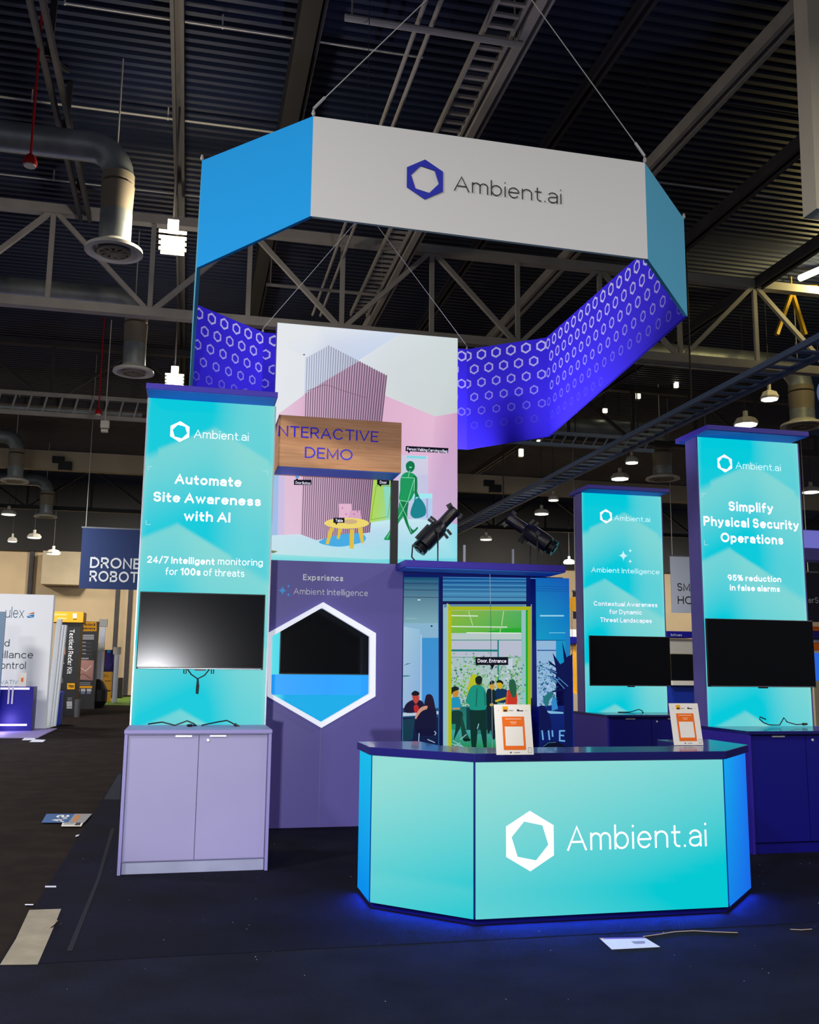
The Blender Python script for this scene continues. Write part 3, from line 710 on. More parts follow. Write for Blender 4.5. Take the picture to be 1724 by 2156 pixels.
def tower(x0, x1, y, z0, z1, label, cap, side_m, seed):
    t = thing('light_tower', ((x0+x1)/2, y, z0), label, 'light tower')
    MB().box(x0, x1, y+0.012, y+0.23, z0, z1).build('tower_body', side_m, t)
    f = MB()
    f.box(x0, x0+0.012, y-0.004, y+0.014, z0, z1).box(x1-0.012, x1, y-0.004, y+0.014, z0, z1)
    f.build('edge_trim', M['alu'] if cap == 'thin' else side_m, t)
    pnl = lightpanel(t, x0+0.012, x1-0.012, y, z0, z1, lambda u, v, w, h: art(u, v, w, h, seed))
    return t, pnl
def towercap(t, x0, x1, y, z1, m):
    MB().box(x0, x1, y-0.30, y+0.37, z1+0.004, z1+0.056).build('cap', m, t, bevel=0.003)
    MB().box(x0+0.012, x1-0.012, y-0.29, y+0.36, z1, z1+0.004).build('soffit', M['undercap'], t)
TXT, FNT = M['glowtext'], M['fainttext']

# left tower
z3 = lambda x, y: (x/2.873, 700+y/2.873)
t, pn = tower(-0.462, 0.722, 9.0, 1.136, 4.10, 'left cyan light tower with large white slogan about site awareness', 'thin', M['navy'], 0.0)
towercap(t, -0.464, 0.71, 9.0, 4.10, M['deep'])
pl = YP(9.0)
logo(pn, pl, z3, 1088, 600, 63, TXT)
T(pn, 'Ambient.ai', pl, z3, 1172, 637, 1503, 50, TXT, 0.085)
T(pn, 'Automate', pl, z3, 1055, 915, 1462, 60, TXT, 0.19)
T(pn, 'Site Awareness', pl, z3, 927, 1022, 1577, 60, TXT, 0.19)
T(pn, 'with AI', pl, z3, 1110, 1138, 1392, 60, TXT, 0.19)
T(pn, '24/7 Intelligent', pl, z3, 887, 1393, 1297, 42, TXT, 0.18)
T(pn, 'monitoring', pl, z3, 1317, 1404, 1590, 42, TXT, 0.11)
T(pn, 'for', pl, z3, 1000, 1466, 1073, 44, TXT, 0.11)
T(pn, '100s', pl, z3, 1090, 1468, 1212, 44, TXT, 0.2)
T(pn, 'of threats', pl, z3, 1230, 1472, 1477, 44, TXT, 0.11)
g = GR(pl, z3, 0.002)
for pts in ([(897, 835), (897, 812), (922, 812)], [(1592, 838), (1618, 838), (1618, 862)], [(884, 1135), (884, 1162), (912, 1162)]): g.line(pts, 4, rgb(170, 225, 232))
g.mb.build('corner_mark', M['glow'], pn)

# right tower
z1 = lambda x, y: (1180+x/2.765, 860+y/2.765)
t, pn = tower(5.108, 6.318, 9.0, 1.11, 4.085, 'tall right light tower with white slogan about physical security', 'deep', M['indigo'], 1.0)
towercap(t, 5.068, 6.24, 9.0, 4.085, M['deep'])
logo(pn, pl, z1, 955, 320, 53, TXT)
T(pn, 'Ambient.ai', pl, z1, 1018, 350, 1280, 40, FNT, 0.1)
T(pn, 'Simplify', pl, z1, 978, 596, 1238, 56, TXT, 0.21)
T(pn, 'Physical Security', pl, z1, 832, 682, 1387, 56, TXT, 0.21)
T(pn, 'Operations', pl, z1, 932, 778, 1295, 56, TXT, 0.21)
T(pn, '95% reduction', pl, z1, 972, 1002, 1283, 36, TXT, 0.2)
T(pn, 'in false alarms', pl, z1, 985, 1060, 1275, 36, TXT, 0.2)
g = GR(pl, z1, 0.002)
for pts in ([(836, 765), (836, 795), (858, 795)], [(826, 515), (826, 495), (845, 495)]): g.line(pts, 3, rgb(180, 226, 230))
g.mb.build('corner_mark', M['glow'], pn)

# middle tower, farther back
pl = YP(12.1)
t, pn = tower(5.112, 6.31, 12.1, 1.11, 4.035, 'middle light tower farther back, with a small sparkle above pale lettering', 'deep', M['indigo'], 2.0)
towercap(t, 5.09, 6.27, 12.1, 4.035, M['deep'])
logo(pn, pl, z1, 264, 628, 42, TXT)
T(pn, 'Ambient.ai', pl, z1, 312, 652, 520, 30, FNT, 0.1)
mb = MB()
for q in ((365, 857, 33), (405, 828, 13), (405, 890, 14)): sparkle_mb(mb, pl, z1, *q)
mb.build('sparkle_mark', FNT, pn)
T(pn, 'Ambient Intelligence', pl, z1, 178, 953, 575, 30, FNT, 0.12)
T(pn, 'Contextual Awareness', pl, z1, 192, 1148, 562, 27, TXT, 0.17)
T(pn, 'for Dynamic', pl, z1, 284, 1196, 472, 27, TXT, 0.17)
T(pn, 'Threat Landscapes', pl, z1, 230, 1243, 530, 27, TXT, 0.17)

# ------------------------------------------------------------------ televisions on the towers
def tv(pxl, pyt, pxr, pyb, yback, label, logo_px=True, dz=0.0):
    y = yback-0.06
    a = atY(pxl, pyb, y); b = atY(pxr, pyt, y); x0, x1, z0, z1 = a.x, b.x, a.z, b.z
    t = thing('television', ((x0+x1)/2, y, z0), label, 'television')
    MB().box(x0, x1, y+0.004, y+0.035, z0, z1).build('casing', M['bezel'], t, bevel=0.004)
    MB().box(x0+0.008, x1-0.008, y-0.001, y+0.005, z0+0.018, z1-0.008).build('screen', M['screen'], t)
    MB().box(x0+0.25*(x1-x0), x1-0.25*(x1-x0), y+0.035, yback, z0+0.06, z1-0.12).build('wall_mount', M['bezel'], t)
    xm = (x0+x1)/2
    MB().box(xm-0.05, xm+0.05, y-0.002, y+0.02, z0-0.012, z0+0.006).build('sensor_bar', M['bezel'], t)
    MB().box(x0+0.02, x1-0.02, y-0.003, y-0.0005, z0+0.004, z0+0.009).build('chin_trim', M['alu'], t)
    return t, x0, x1, y, z0, z1
_, x0, x1, y, z0, z1_ = tv(286, 1252, 559, 1408, 9.0, 'black flat television on the left light tower')
tv(1493, 1307, 1711, 1446, 9.0, 'black flat television on the tall right light tower')
tv(1243, 1341, 1410, 1444, 12.1, 'black flat television on the middle light tower')
# looped strap under the left television
z7 = lambda x, y: (260+x/2.873, 1180+y/2.873)
def wpath(pts, zf, y): return [tuple(atY(*zf(*p), y)) for p in pts]
t = thing('power_cable', tuple(atY(*z7(450, 720), 8.97)), 'black Y-shaped cable dangling under the left television', 'cable')
MB().tube(wpath([(385, 655), (410, 690), (448, 716), (490, 695), (520, 658)], z7, 8.97), 0.006, 6).build('cable_loop', M['cable'], t)
MB().tube(wpath([(448, 716), (452, 760), (447, 808)], z7, 8.965), 0.009, 6).tube(wpath([(448, 716), (442, 765), (440, 806)], z7, 8.97), 0.006, 6).build('cable_tail', M['cable'], t)
for x in (372, 538):
    MB().tube(wpath([(x-7, 655), (x-7, 684), (x+7, 684), (x+7, 655)], z7, 8.97), 0.005, 6).build('bracket_end', M['cable'], t)

# ------------------------------------------------------------------ cabinets under the towers
def cabinet(x0, x1, y0, y1, h, label, m, mtop, medge, handle_px=None, mk=None, toe=0.10):
    t = thing('storage_cabinet', ((x0+x1)/2, (y0+y1)/2, 0), label, 'cabinet')
    fl = 0.013
    for x in (x0, x1-0.025): MB().box(x, x+0.025, y0-0.02, y1, fl, h-0.03).build('side_panel', medge, t)
    MB().box(x0+0.025, x1-0.025, y0+0.03, y1, toe, h-0.03).build('body', m, t)
    MB().box(x0-0.004, x1+0.004, y0-0.03, y1, h-0.03, h).build('worktop', mtop, t, bevel=0.003)
    MB().box(x0+0.03, x1-0.03, y0+0.012, y0+0.03, fl, toe).build('kick_plate', mk or m, t)
    xm = (x0+x1)/2
    for i, (a, b) in enumerate(((x0+0.032, xm-0.0025), (xm+0.0025, x1-0.032))):
        d = MB().box(a, b, y0, y0+0.02, toe+0.012, h-0.042).build('door', m, t, bevel=0.002)
        c = a+(b-a)*(0.78 if i == 0 else 0.27) if handle_px else a+(b-a)*0.5
        MB().box(c-0.065, c+0.065, y0-0.012, y0+0.001, h-0.056, h-0.044).build('handle', M['steelhandle'], d)
        if i == 1: MB().lathe([(0.013, 0), (0.013, 0.006), (0.009, 0.008)], (a+0.07, y0, h-0.085), (0, -1, 0), 16).build('lock', M['steelhandle'], d)
    return t
cabinet(-0.46, 0.72, 8.33, 9.3, 1.136, 'pale lavender two-door cabinet under the left light tower', M['lav'], M['lavedge'], M['lavedge'], True, M['kick'])
cabinet(5.10, 6.32, 8.27, 9.3, 1.11, 'dark navy two-door cabinet under the tall right light tower', M['navy'], M['topsheet'], M['deep'])  # brighter violet sides stand for the blue light falling on them
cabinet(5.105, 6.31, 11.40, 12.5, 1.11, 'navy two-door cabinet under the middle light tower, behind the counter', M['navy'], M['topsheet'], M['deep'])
def cord_on(pts, zf, z, label, r=0.006, mtl=None, lift=None):
    P = []
    for i, p in enumerate(pts):
        q = atY(*zf(*p[:2]), p[2]); P.append((q.x, q.y, max(q.z, z+r)))
    t = thing('power_cord', (P[0][0], P[0][1], z), label, 'cable')  # power cord lying loose on a cabinet top
    MB().tube(P, r, 6).build('cord', mtl or M['cable'], t, smooth=False)
    d = (V(P[-1])-V(P[-2])).normalized()
    MB().tube([P[-1], tuple(V(P[-1])+d*0.05)], [0.014, 0.010], 8).build('plug', mtl or M['cable'], t)
    return t
cord_on([(150, 990, 8.75), (180, 985, 8.8), (235, 978, 8.85), (310, 998, 8.85), (345, 985, 8.85), (385, 970, 8.85), (420, 985, 8.85), (440, 998, 8.8), (410, 998, 8.75)], z7, 1.136, 'wavy black cord lying on the left half of the lavender cabinet')
cord_on([(470, 998, 8.8), (530, 985, 8.8), (580, 975, 8.82), (625, 968, 8.82), (650, 980, 8.8), (672, 992, 8.78)], z7, 1.136, 'black cord ending in a plug on the right half of the lavender cabinet')
cord_on([(335, 1775, 12.0), (400, 1778, 12.0), (430, 1760, 12.0), (455, 1752, 12.0), (475, 1760, 12.0), (478, 1778, 12.0)], z1, 1.11, 'dark looped cord on the cabinet of the middle tower')
cord_on([(1195, 1810, 8.9), (1160, 1795, 8.9), (1158, 1808, 8.9), (1180, 1828, 8.9), (1215, 1842, 8.85), (1275, 1843, 8.85), (1300, 1800, 8.85), (1318, 1825, 8.85), (1370, 1840, 8.85), (1410, 1838, 8.85)], z1, 1.11, 'dark tangled cord on the cabinet of the tall right tower')

# ------------------------------------------------------------------ indigo wall with hexagon window
yw = 10.4; X0, X1, ZW = 0.66, 2.285, 2.785
t = thing('demo_wall', ((X0+X1)/2, yw+0.3, 0), 'indigo partition wall with a glowing hexagon window and white lettering', 'partition')
pw = YP(yw)
hexo = [pw.uv(*z7(*q)) for q in ((1208, 252), (880, 435), (870, 822), (1197, 1013), (1523, 822), (1527, 440))]   # frame outline at the wall plane
pf = YP(yw-0.05)
ho = [pf.uv(*z7(*q)) for q in ((1208, 252), (878, 436), (870, 822), (1197, 1013), (1524, 822), (1527, 440))]
hi = [pf.uv(*z7(*q)) for q in ((1202, 286), (900, 458), (893, 806), (1197, 978), (1488, 806), (1490, 460))]
hm = [((a[0]+b[0])/2, (a[1]+b[1])/2) for a, b in zip(ho, hi)]
hL = hm[1][0]
mb = MB()
top, lt, lb, bot, rb, rt = hm
def xz(pts): return [(x, yw, z) for x, z in pts]
yth = 0.5
for pts in ([(X0, 0.013), (bot[0], 0.013), bot, lb, lt, top, (top[0], ZW), (X0, ZW)], [(bot[0], 0.013), (X1, 0.013), (X1, ZW), (top[0], ZW), top, rt, rb, bot]):
    mb.add(xz(pts), [list(range(len(pts)))], 0)
mb.add([(X0, yw, 0.013), (X0, yw+yth, 0.013), (X0, yw+yth, ZW), (X0, yw, ZW)], [(0, 3, 2, 1)], 1)
mb.add([(X0, yw+yth, 0.013), (X1, yw+yth, 0.013), (X1, yw+yth, ZW), (X0, yw+yth, ZW)], [(0, 3, 2, 1)], 0)
mb.add([(X1, yw, 0.013), (X1, yw+yth, 0.013), (X1, yw+yth, ZW), (X1, yw, ZW)], [(0, 1, 2, 3)], 0)
mb.add([(X0, yw, ZW), (X1, yw, ZW), (X1, yw+yth, ZW), (X0, yw+yth, ZW)], [(0, 1, 2, 3)], 0)
mb.build('wall_panel', [M['indigo'], M['navy']], t)
MB().box(bot[0]-0.002, bot[0]+0.002, yw-0.002, yw, 0.02, bot[1]-0.03).build('panel_seam', M['lavedge'], t)
# frame with a deep return
mb = MB()
for A, B, ya, yb in ((ho, hi, yw-0.05, yw-0.05),):
    vs = [(x, ya, z) for x, z in A]+[(x, yb, z) for x, z in B]+[(x, yw+0.02, z) for x, z in A]+[(x, yw+0.02, z) for x, z in B]
    fs = []
    for j in range(6):
        k = (j+1) % 6
        fs += [(j, k, 6+k, 6+j), (j, 12+j, 12+k, k), (6+j, 6+k, 18+k, 18+j), (12+j, 18+j, 18+k, 12+k)]
    mb.add(vs, fs)
fr = mb.build('hexagon_frame', M['hexwhite'], t)
# recess behind the window
yr = yw+0.28; xl = X0+0.004
def recess_art(u, v, w, h):
    s = u/w
    k = 0.1+0.9*min(max((0.36-u)/0.06, 0), 1)
    return mix(rgb(0, 165, 232), rgb(95, 225, 235), k)
rc = lightpanel(t, xl, X1-0.06, yr, 0.9, 2.55, recess_art, 'recess_back', (20, 20))
a = atY(*z7(900, 690), yr-0.06); b = atY(*z7(900, 812), yr-0.06)
lg = MB()
lg.box(xl, X1-0.06, yr-0.07, yr-0.002, b.z, a.z)
lg.build('ledge', mat('recess_ledge', rgb(20, 120, 215), 0.4, emit=rgb(0, 150, 225), es=0.8), t)  # ledge emission stands in for LED light falling on it
zt = lambda x, y: z7(x, y)
T(t, 'Experience', pw, z7, 1085, 119, 1331, 36, M['whitetext'], 0.17)
T(t, 'Ambient Intelligence', pw, z7, 1028, 204, 1479, 37, M['whitetext'], 0.09)
mb = MB()
for q in ((961, 182, 31), (997, 156, 13), (997, 208, 14)): sparkle_mb(mb, pw, z7, *q)
mb.build('sparkle_mark', M['cyantext'], t)
# television inside the hexagon
y = yr-0.05
a = atY(*z7(942, 688), y); b = atY(*z7(1530, 300), y)
tt = thing('television', ((a.x+b.x)/2, y, a.z), 'black television recessed behind the white hexagon window', 'television')
MB().box(a.x, b.x, y+0.004, yr-0.003, a.z, b.z).build('casing', M['bezel'], tt)
MB().box(a.x+0.008, b.x-0.008, y-0.002, y+0.005, a.z+0.012, b.z-0.008).build('screen', M['screen'], tt)

# ------------------------------------------------------------------ counter
CZ0, CZ1, CZ2 = 0.05, 1.045, 1.10
foot = [(1.31, 7.40), (1.31, 6.92), (1.89, 6.335), (3.715, 6.345), (4.205, 6.86), (4.205, 7.40)]
inner = [(1.75, 7.40), (1.80, 7.02), (2.08, 6.80), (3.53, 6.80), (3.78, 7.05), (3.78, 7.40)]
t = thing('reception_counter', (2.75, 6.7, 0), 'glowing cyan reception counter with angled ends and white hexagon logo', 'counter')
MB().prism([(x, y, 0.013) for x, y in [(1.33, 7.38), (1.33, 6.94), (1.90, 6.36), (3.70, 6.37), (4.185, 6.88), (4.185, 7.38)]+inner[::-1]], (0, 0, CZ0-0.013)).build('plinth', M['navy'], t)
MB().prism([(x, y, CZ0) for x, y in [(1.32, 7.395), (1.32, 6.93), (1.897, 6.347), (3.71, 6.357), (4.195, 6.87), (4.195, 7.395)]+inner[::-1]], (0, 0, CZ1-CZ0)).build('counter_body', M['navy'], t)
ov = 0.022
topo = [(1.31-ov, 7.42), (1.31-ov, 6.905), (1.882, 6.31), (3.725, 6.32), (4.205+ov, 6.845), (4.205+ov, 7.42)]
MB().prism([(x, y, CZ1) for x, y in topo+[(3.76, 7.42), (3.76, 7.03), (3.52, 6.78), (2.09, 6.78), (1.82, 7.01), (1.77, 7.42)]], (0, 0, CZ2-CZ1)).build('worktop', M['topsheet'], t, bevel=0.003)
def facepanel(a, b, fn, name, m=None):
    (xa, ya), (xb, yb) = a, b; d = V((xb-xa, yb-ya, 0)); L = d.length; d.normalize(); n = V((d.y, -d.x, 0)); mb = MB(); nu, nv = 24, 18
    g0 = 0.006
    vs = [V((xa, ya, 0))+d*(g0+(L-2*g0)*i/nu)+n*0.004+V((0, 0, CZ1-0.004-(CZ1-CZ0-0.008)*j/nv)) for j in range(nv+1) for i in range(nu+1)]
    mb.v = [tuple(v) for v in vs]
    for j in range(nv):
        for i in range(nu):
            q = [(j, i), (j+1, i), (j+1, i+1), (j, i+1)]
            mb.f.append([r*(nu+1)+c for r, c in q]); mb.m.append(0); mb.c.append([fn(c/nu, r/nv) for r, c in q])
    return mb.build(name, M['glow'], t), PL((xa+n.x*0.004, ya+n.y*0.004, 0), d, (0, 0, 1))
C1, C2, C3 = rgb(148, 220, 214), rgb(0, 200, 210), rgb(60, 210, 210)
pnl, pc = facepanel(foot[2], foot[3], lambda s, q: mix(C1, C2, 1.25*(0.42*s+0.75*q-0.12)-max(0, q-0.85)*1.4), 'front_light_panel')
facepanel(foot[1], foot[2], lambda s, q: mix(C1, C2, 1.1*(0.25*s+0.9*q-0.15)*(1 if q < 0.8 else 0.85)), 'side_light_panel')
facepanel(foot[0], foot[1], lambda s, q: mix(rgb(0, 185, 230), rgb(0, 140, 235), q), 'end_light_panel')
facepanel(foot[3], foot[4], lambda s, q: mix(mix(rgb(10, 165, 236), rgb(25, 118, 240), s), rgb(20, 95, 225), q*0.6), 'end_light_panel')
facepanel(foot[4], foot[5], lambda s, q: mix(rgb(0, 130, 236), rgb(10, 90, 225), q), 'end_light_panel')
zk = lambda x, y: (720+x/1.717, 1460+y/1.717)
for (xa, ya), (xb, yb) in ((foot[0], foot[1]), (foot[1], foot[2]), (foot[2], foot[3]), (foot[3], foot[4])):   # blue light strips set in the plinth
    d = V((xb-xa, yb-ya, 0)); n = V((d.y, -d.x, 0)).normalized(); c = V(((xa+xb)/2, (ya+yb)/2, 0.046))-n*0.004
    o = lamp('plinth_light', 'AREA', tuple(c), 7.5*d.length, (0.01, 0.06, 1.0), d.length*0.94, tuple(c+n+V((0, 0, -0.03))))
    o.data.shape = 'RECTANGLE'; o.data.size_y = 0.02
logo(pnl, pc, zk, 679, 533, 109, M['glowtext'])
T(pnl, 'Ambient.ai', pc, zk, 812, 569, 1318, 89, M['glowtext'], 0.085, yb1=569)

# placards standing on the counter (no code in the white square)
def placard(quad, ydepth, label, zf):
    """quad: bottom-left, bottom-right, top-right, top-left in the photo; leans back on an easel strut"""
    bl = atZ(*zf(*quad[0]), CZ2+0.002); br = atZ(*zf(*quad[1]), CZ2+0.002)
    mid_y = (bl.y+br.y)/2; bl = atY(*zf(*quad[0]), mid_y); br = atY(*zf(*quad[1]), mid_y); z0 = CZ2+0.002
    ex = V((1, 0, 0)); lean = V((0, 0.22, 1)).normalized()
    pl = PL((bl.x, mid_y, z0), ex, lean)
    u1, v1 = pl.uv(*zf(*quad[2])); u0, v0 = pl.uv(*zf(*quad[3])); h = (v0+v1)/2; w = br.x-bl.x
    sh = u0   # sideways lean of the card as it stands
    t = thing('placard', (bl.x+w/2, mid_y+0.05, z0), label, 'placard')
    q = [pl.w(0, 0), pl.w(w, 0), pl.w(w+sh, h), pl.w(sh, h)]
    MB().prism(q[::-1], pl.n*0.004).build('card', M['card'], t)
    b = pl.w(w/2+sh*0.6, h*0.6); MB().prism([(b.x-0.02, b.y+0.001, b.z), (b.x+0.02, b.y+0.001, b.z), (b.x+0.02, b.y+0.10, z0), (b.x-0.02, b.y+0.10, z0)], (0, 0.003, 0)).build('easel_strut', M['card'], t)
    g = GR(pl, None, 0.0045, 0.0001)
    def r(a, b0, c, d, col):
        def m_(x, y): return (w*x+sh*y, h*y)
        g.uvpoly([m_(a, b0), m_(c, b0), m_(c, d), m_(a, d)], col)
    W = rgb(236, 232, 226); OR = rgb(238, 110, 24); PK = rgb(250, 200, 170)
    r(0.23, 0.85, 0.38, 0.96, rgb(240, 172, 20)); r(0.255, 0.855, 0.35, 0.895, rgb(60, 40, 30)); r(0.40, 0.868, 0.52, 0.885, rgb(150, 150, 150)); r(0.62, 0.862, 0.79, 0.882, rgb(40, 40, 50)); r(0.62, 0.882, 0.68, 0.90, rgb(40, 40, 50))
    r(0.10, 0.87, 0.12, 0.885, rgb(160, 160, 170)); r(0.86, 0.87, 0.88, 0.885, rgb(160, 160, 170))
    r(0.20, 0.095, 0.80, 0.755, OR); r(0.28, 0.70, 0.72, 0.715, PK); r(0.41, 0.635, 0.59, 0.65, PK); r(0.43, 0.605, 0.57, 0.615, PK)
    r(0.26, 0.175, 0.745, 0.555, W)
    r(0.36, 0.035, 0.41, 0.055, rgb(60, 60, 70)); r(0.47, 0.038, 0.63, 0.050, rgb(150, 150, 150))
    g.mb.build('printed_sheet', M['print'], t)
    MB().tube([pl.w(w*0.86+sh*0.1, h*0.04, 0.006), pl.w(w*0.86+sh*0.1, h*0.14, 0.006), pl.w(w*0.94+sh*0.1, h*0.14, 0.006), pl.w(w*0.94+sh*0.1, h*0.04, 0.006), pl.w(w*0.86+sh*0.1, h*0.04, 0.006)], 0.0012, 5).build('clip', M['alu'], t)
    return t
z8 = lambda x, y: (840+x/4.537, 1160+y/4.537)
placard([(930, 1950), (1285, 1945), (1260, 1467), (903, 1468)], None, 'white placard with an orange sheet standing at the middle of the counter', z8)
placard([(660, 1960), (830, 1960), (797, 1717), (628, 1717)], None, 'white placard with an orange sheet at the right end of the counter', z1)

# ------------------------------------------------------------------ big picture lightbox on top of the wall
yd = 10.5
a, b = atY(576, 1185, yd), atY(963, 696, yd)
LX0, LX1, LZ0, LZ1 = 0.822, 2.933, 2.79, 5.485
t = thing('picture_lightbox', ((LX0+LX1)/2, yd, LZ0), 'tall backlit picture of a pink lobby with a green walking person, above the indigo wall', 'lightbox')
MB().box(LX0, LX1, yd+0.004, yd+0.14, LZ0, LZ1).build('frame', M['alu'], t)
pl = YP(yd)
z4 = lambda x, y: (560+x/3.918, 660+y/3.918)
g = GR(pl, z4, 0.0, 0.00025); g.clip = (LX0+0.004, LX1-0.004, LZ0+0.004, LZ1-0.004)
W1, W2 = rgb(226, 230, 236), rgb(206, 218, 236)
g.poly([(60, 50), (1600, 180), (1600, 2080), (20, 2080)], [rgb(228, 232, 236), rgb(214, 222, 222), rgb(222, 226, 230), rgb(226, 228, 236)])
g.poly([(450, 60), (1110, 130), (730, 410), (540, 270), (330, 370), (150, 260)], [rgb(226, 230, 236), rgb(206, 218, 238), rgb(196, 208, 232), rgb(206, 214, 232), rgb(220, 226, 236), rgb(226, 230, 236)])
g.poly([(1110, 130), (1600, 180), (1600, 830), (1395, 850), (975, 670), (985, 515), (760, 400)], [rgb(214, 222, 226), rgb(206, 216, 216), rgb(196, 206, 206), rgb(204, 212, 212), rgb(212, 218, 220), rgb(210, 216, 220), rgb(216, 222, 230)])
PK1, PK2, PK3 = rgb(222, 178, 206), rgb(206, 160, 196), rgb(216, 176, 212)
g.poly([(100, 830), (330, 660), (330, 1840), (100, 1840)], [rgb(228, 200, 220), PK1, rgb(224, 190, 214), rgb(224, 196, 216)])
g.poly([(300, 690), (330, 650), (340, 1850), (295, 1830)], PK1)
g.poly([(970, 672), (1395, 850), (1330, 1720), (1030, 1700), (870, 1300), (940, 880)], [PK1, rgb(228, 186, 212), rgb(206, 178, 214), PK3, PK1, PK1])
g.poly([(1395, 850), (1600, 820), (1600, 1740), (1320, 1740)], [rgb(226, 180, 206), PK2, rgb(196, 170, 206), rgb(204, 178, 214)])
g.poly([(60, 1300), (105, 1300), (95, 1830), (40, 1830)], rgb(160, 190, 232)); g.poly([(105, 1300), (155, 1300), (150, 1830), (95, 1830)], rgb(206, 190, 226))
# floor
g.poly([(40, 1830), (300, 1820), (410, 1870), (840, 1800), (850, 1730), (1030, 1690), (1330, 1700), (1600, 1740), (1600, 2050), (20, 2050)], [rgb(200, 226, 238), rgb(206, 226, 236), rgb(190, 220, 236), rgb(186, 218, 236), rgb(196, 232, 240), rgb(190, 226, 238), rgb(196, 230, 240), rgb(140, 214, 232), rgb(140, 220, 230), rgb(196, 226, 232)])
g.poly([(40, 1985), (900, 2030), (1590, 2020), (1590, 2080), (30, 2075)], [rgb(150, 226, 226), rgb(110, 216, 222), rgb(120, 214, 226), rgb(110, 210, 222), rgb(120, 216, 222)])
# ribbed column: white top, pink below the painted line
g.poly([(332, 365), (500, 275), (545, 280), (985, 515), (970, 670), (890, 1300), (835, 1810), (410, 1870), (292, 1825)], rgb(176, 150, 172))
def ribs(x_top, y_top, x_bot, y_bot, cd, cl, w):
    g.line([(x_top, y_top), (x_bot, y_bot)], w, cd)
N = 34
for i in range(N):
    f = i/(N-1); xt = 332+f*(985-332); yt = (365-(xt-332)*90/168) if xt < 510 else (275+(xt-530)*240/455)
    xb = 292+f*(842-292); yb = (1825+(xb-292)*45/118) if xb < 410 else (1870-(xb-410)*60/430)
    # where the rib crosses the painted line
    yl = 660-(xt-332)*(256/425) if xt < 757 else yt
    xm = xt+(xb-xt)*(yl-yt)/(yb-yt)
    sh = 0.25+0.5*(f if f > 0.27 else 0.1)
    if yl > yt+3: g.line([(xt, yt), (xm, yl)], 20, mix(rgb(206, 214, 232), rgb(176, 180, 200), f)); g.line([(xt+7, yt+2), (xm+7, yl)], 6, mix(rgb(140, 146, 168), rgb(110, 112, 130), f))
    g.line([(xm, yl), (xb, yb)], 17, mix(rgb(212, 178, 204), rgb(164, 130, 160), f)); g.line([(xm+6, yl), (xb+6, yb)], 7, mix(rgb(118, 92, 116), rgb(66, 48, 68), sh))
g.line([(335, 645), (480, 595), (520, 602), (620, 640), (830, 705)], 4, rgb(120, 90, 104))
g.ell(311, 347, 9, 7, rgb(120, 126, 140)); g.poly([(40, 1955), (95, 1965), (60, 1980), (35, 1978)], rgb(120, 130, 96))
# door button, tags, door
g.rect(240, 1300, 268, 1362, rgb(80, 150, 220))
g.poly([(885, 1325), (1035, 1340), (1035, 1700), (850, 1728)], [rgb(176, 214, 92), rgb(150, 208, 130), rgb(160, 216, 160), rgb(176, 216, 80)])
g.poly([(965, 1420), (1030, 1425), (1035, 1690), (985, 1700)], rgb(140, 216, 196))
g.line([(905, 1425), (1030, 1430), (1000, 1680), (860, 1705), (905, 1425)], 5, rgb(120, 170, 60))
g.rect(1075, 1330, 1330, 1690, rgb(196, 196, 226)); g.poly([(1080, 1170), (1330, 1180), (1330, 1340), (1075, 1340)], [rgb(200, 200, 228), rgb(214, 206, 228), rgb(206, 200, 226), rgb(190, 206, 226)])
g.poly([(1155, 1178), (1315, 1185), (1315, 1205), (1155, 1198)], rgb(130, 216, 226))
g.rect(1190, 1490, 1365, 1530, rgb(160, 232, 240)); g.rect(1190, 1530, 1365, 1700, rgb(176, 206, 236)); g.rect(1315, 1530, 1330, 1690, rgb(170, 160, 214))
# bag and walking figure
g.blob([(1200, 1590), (1235, 1530), (1270, 1535), (1310, 1600), (1305, 1670), (1225, 1695), (1185, 1660)], rgb(20, 130, 140))
g.line([(1215, 1600), (1225, 1510), (1250, 1505), (1265, 1560)], 9, rgb(20, 120, 130))
GR1, GR2 = rgb(24, 150, 90), rgb(14, 118, 74)
g.blob([(1100, 1545), (1165, 1550), (1150, 1640), (1090, 1730), (1045, 1820), (1030, 1868), (985, 1872), (968, 1862), (1010, 1800), (1050, 1700), (1085, 1620)], GR1)
g.blob([(1110, 1550), (1168, 1550), (1160, 1640), (1165, 1720), (1205, 1790), (1240, 1765), (1245, 1780), (1195, 1825), (1175, 1800), (1130, 1690)], GR2)
g.blob([(1105, 1360), (1150, 1315), (1215, 1330), (1240, 1380), (1240, 1470), (1220, 1480), (1180, 1550), (1095, 1550), (1100, 1460)], GR1)
g.blob([(1205, 1350), (1240, 1360), (1240, 1470), (1255, 1510), (1225, 1515), (1215, 1440)], GR2)
g.blob([(1148, 1250), (1180, 1222), (1215, 1240), (1218, 1285), (1190, 1315), (1155, 1300)], GR2)
g.line([(1175, 1275), (1195, 1275)], 12, rgb(120, 216, 170))
for pts in ([(1110, 1358), (1218, 1362), (1215, 1470)], [(1160, 1555), (1090, 1545)], [(1090, 1545), (1155, 1685), (1190, 1810)], [(1160, 1555), (1080, 1700), (990, 1860)], [(1218, 1362), (1162, 1555)], [(1180, 1300), (1165, 1360)]): g.line(pts, 4, rgb(150, 236, 190))
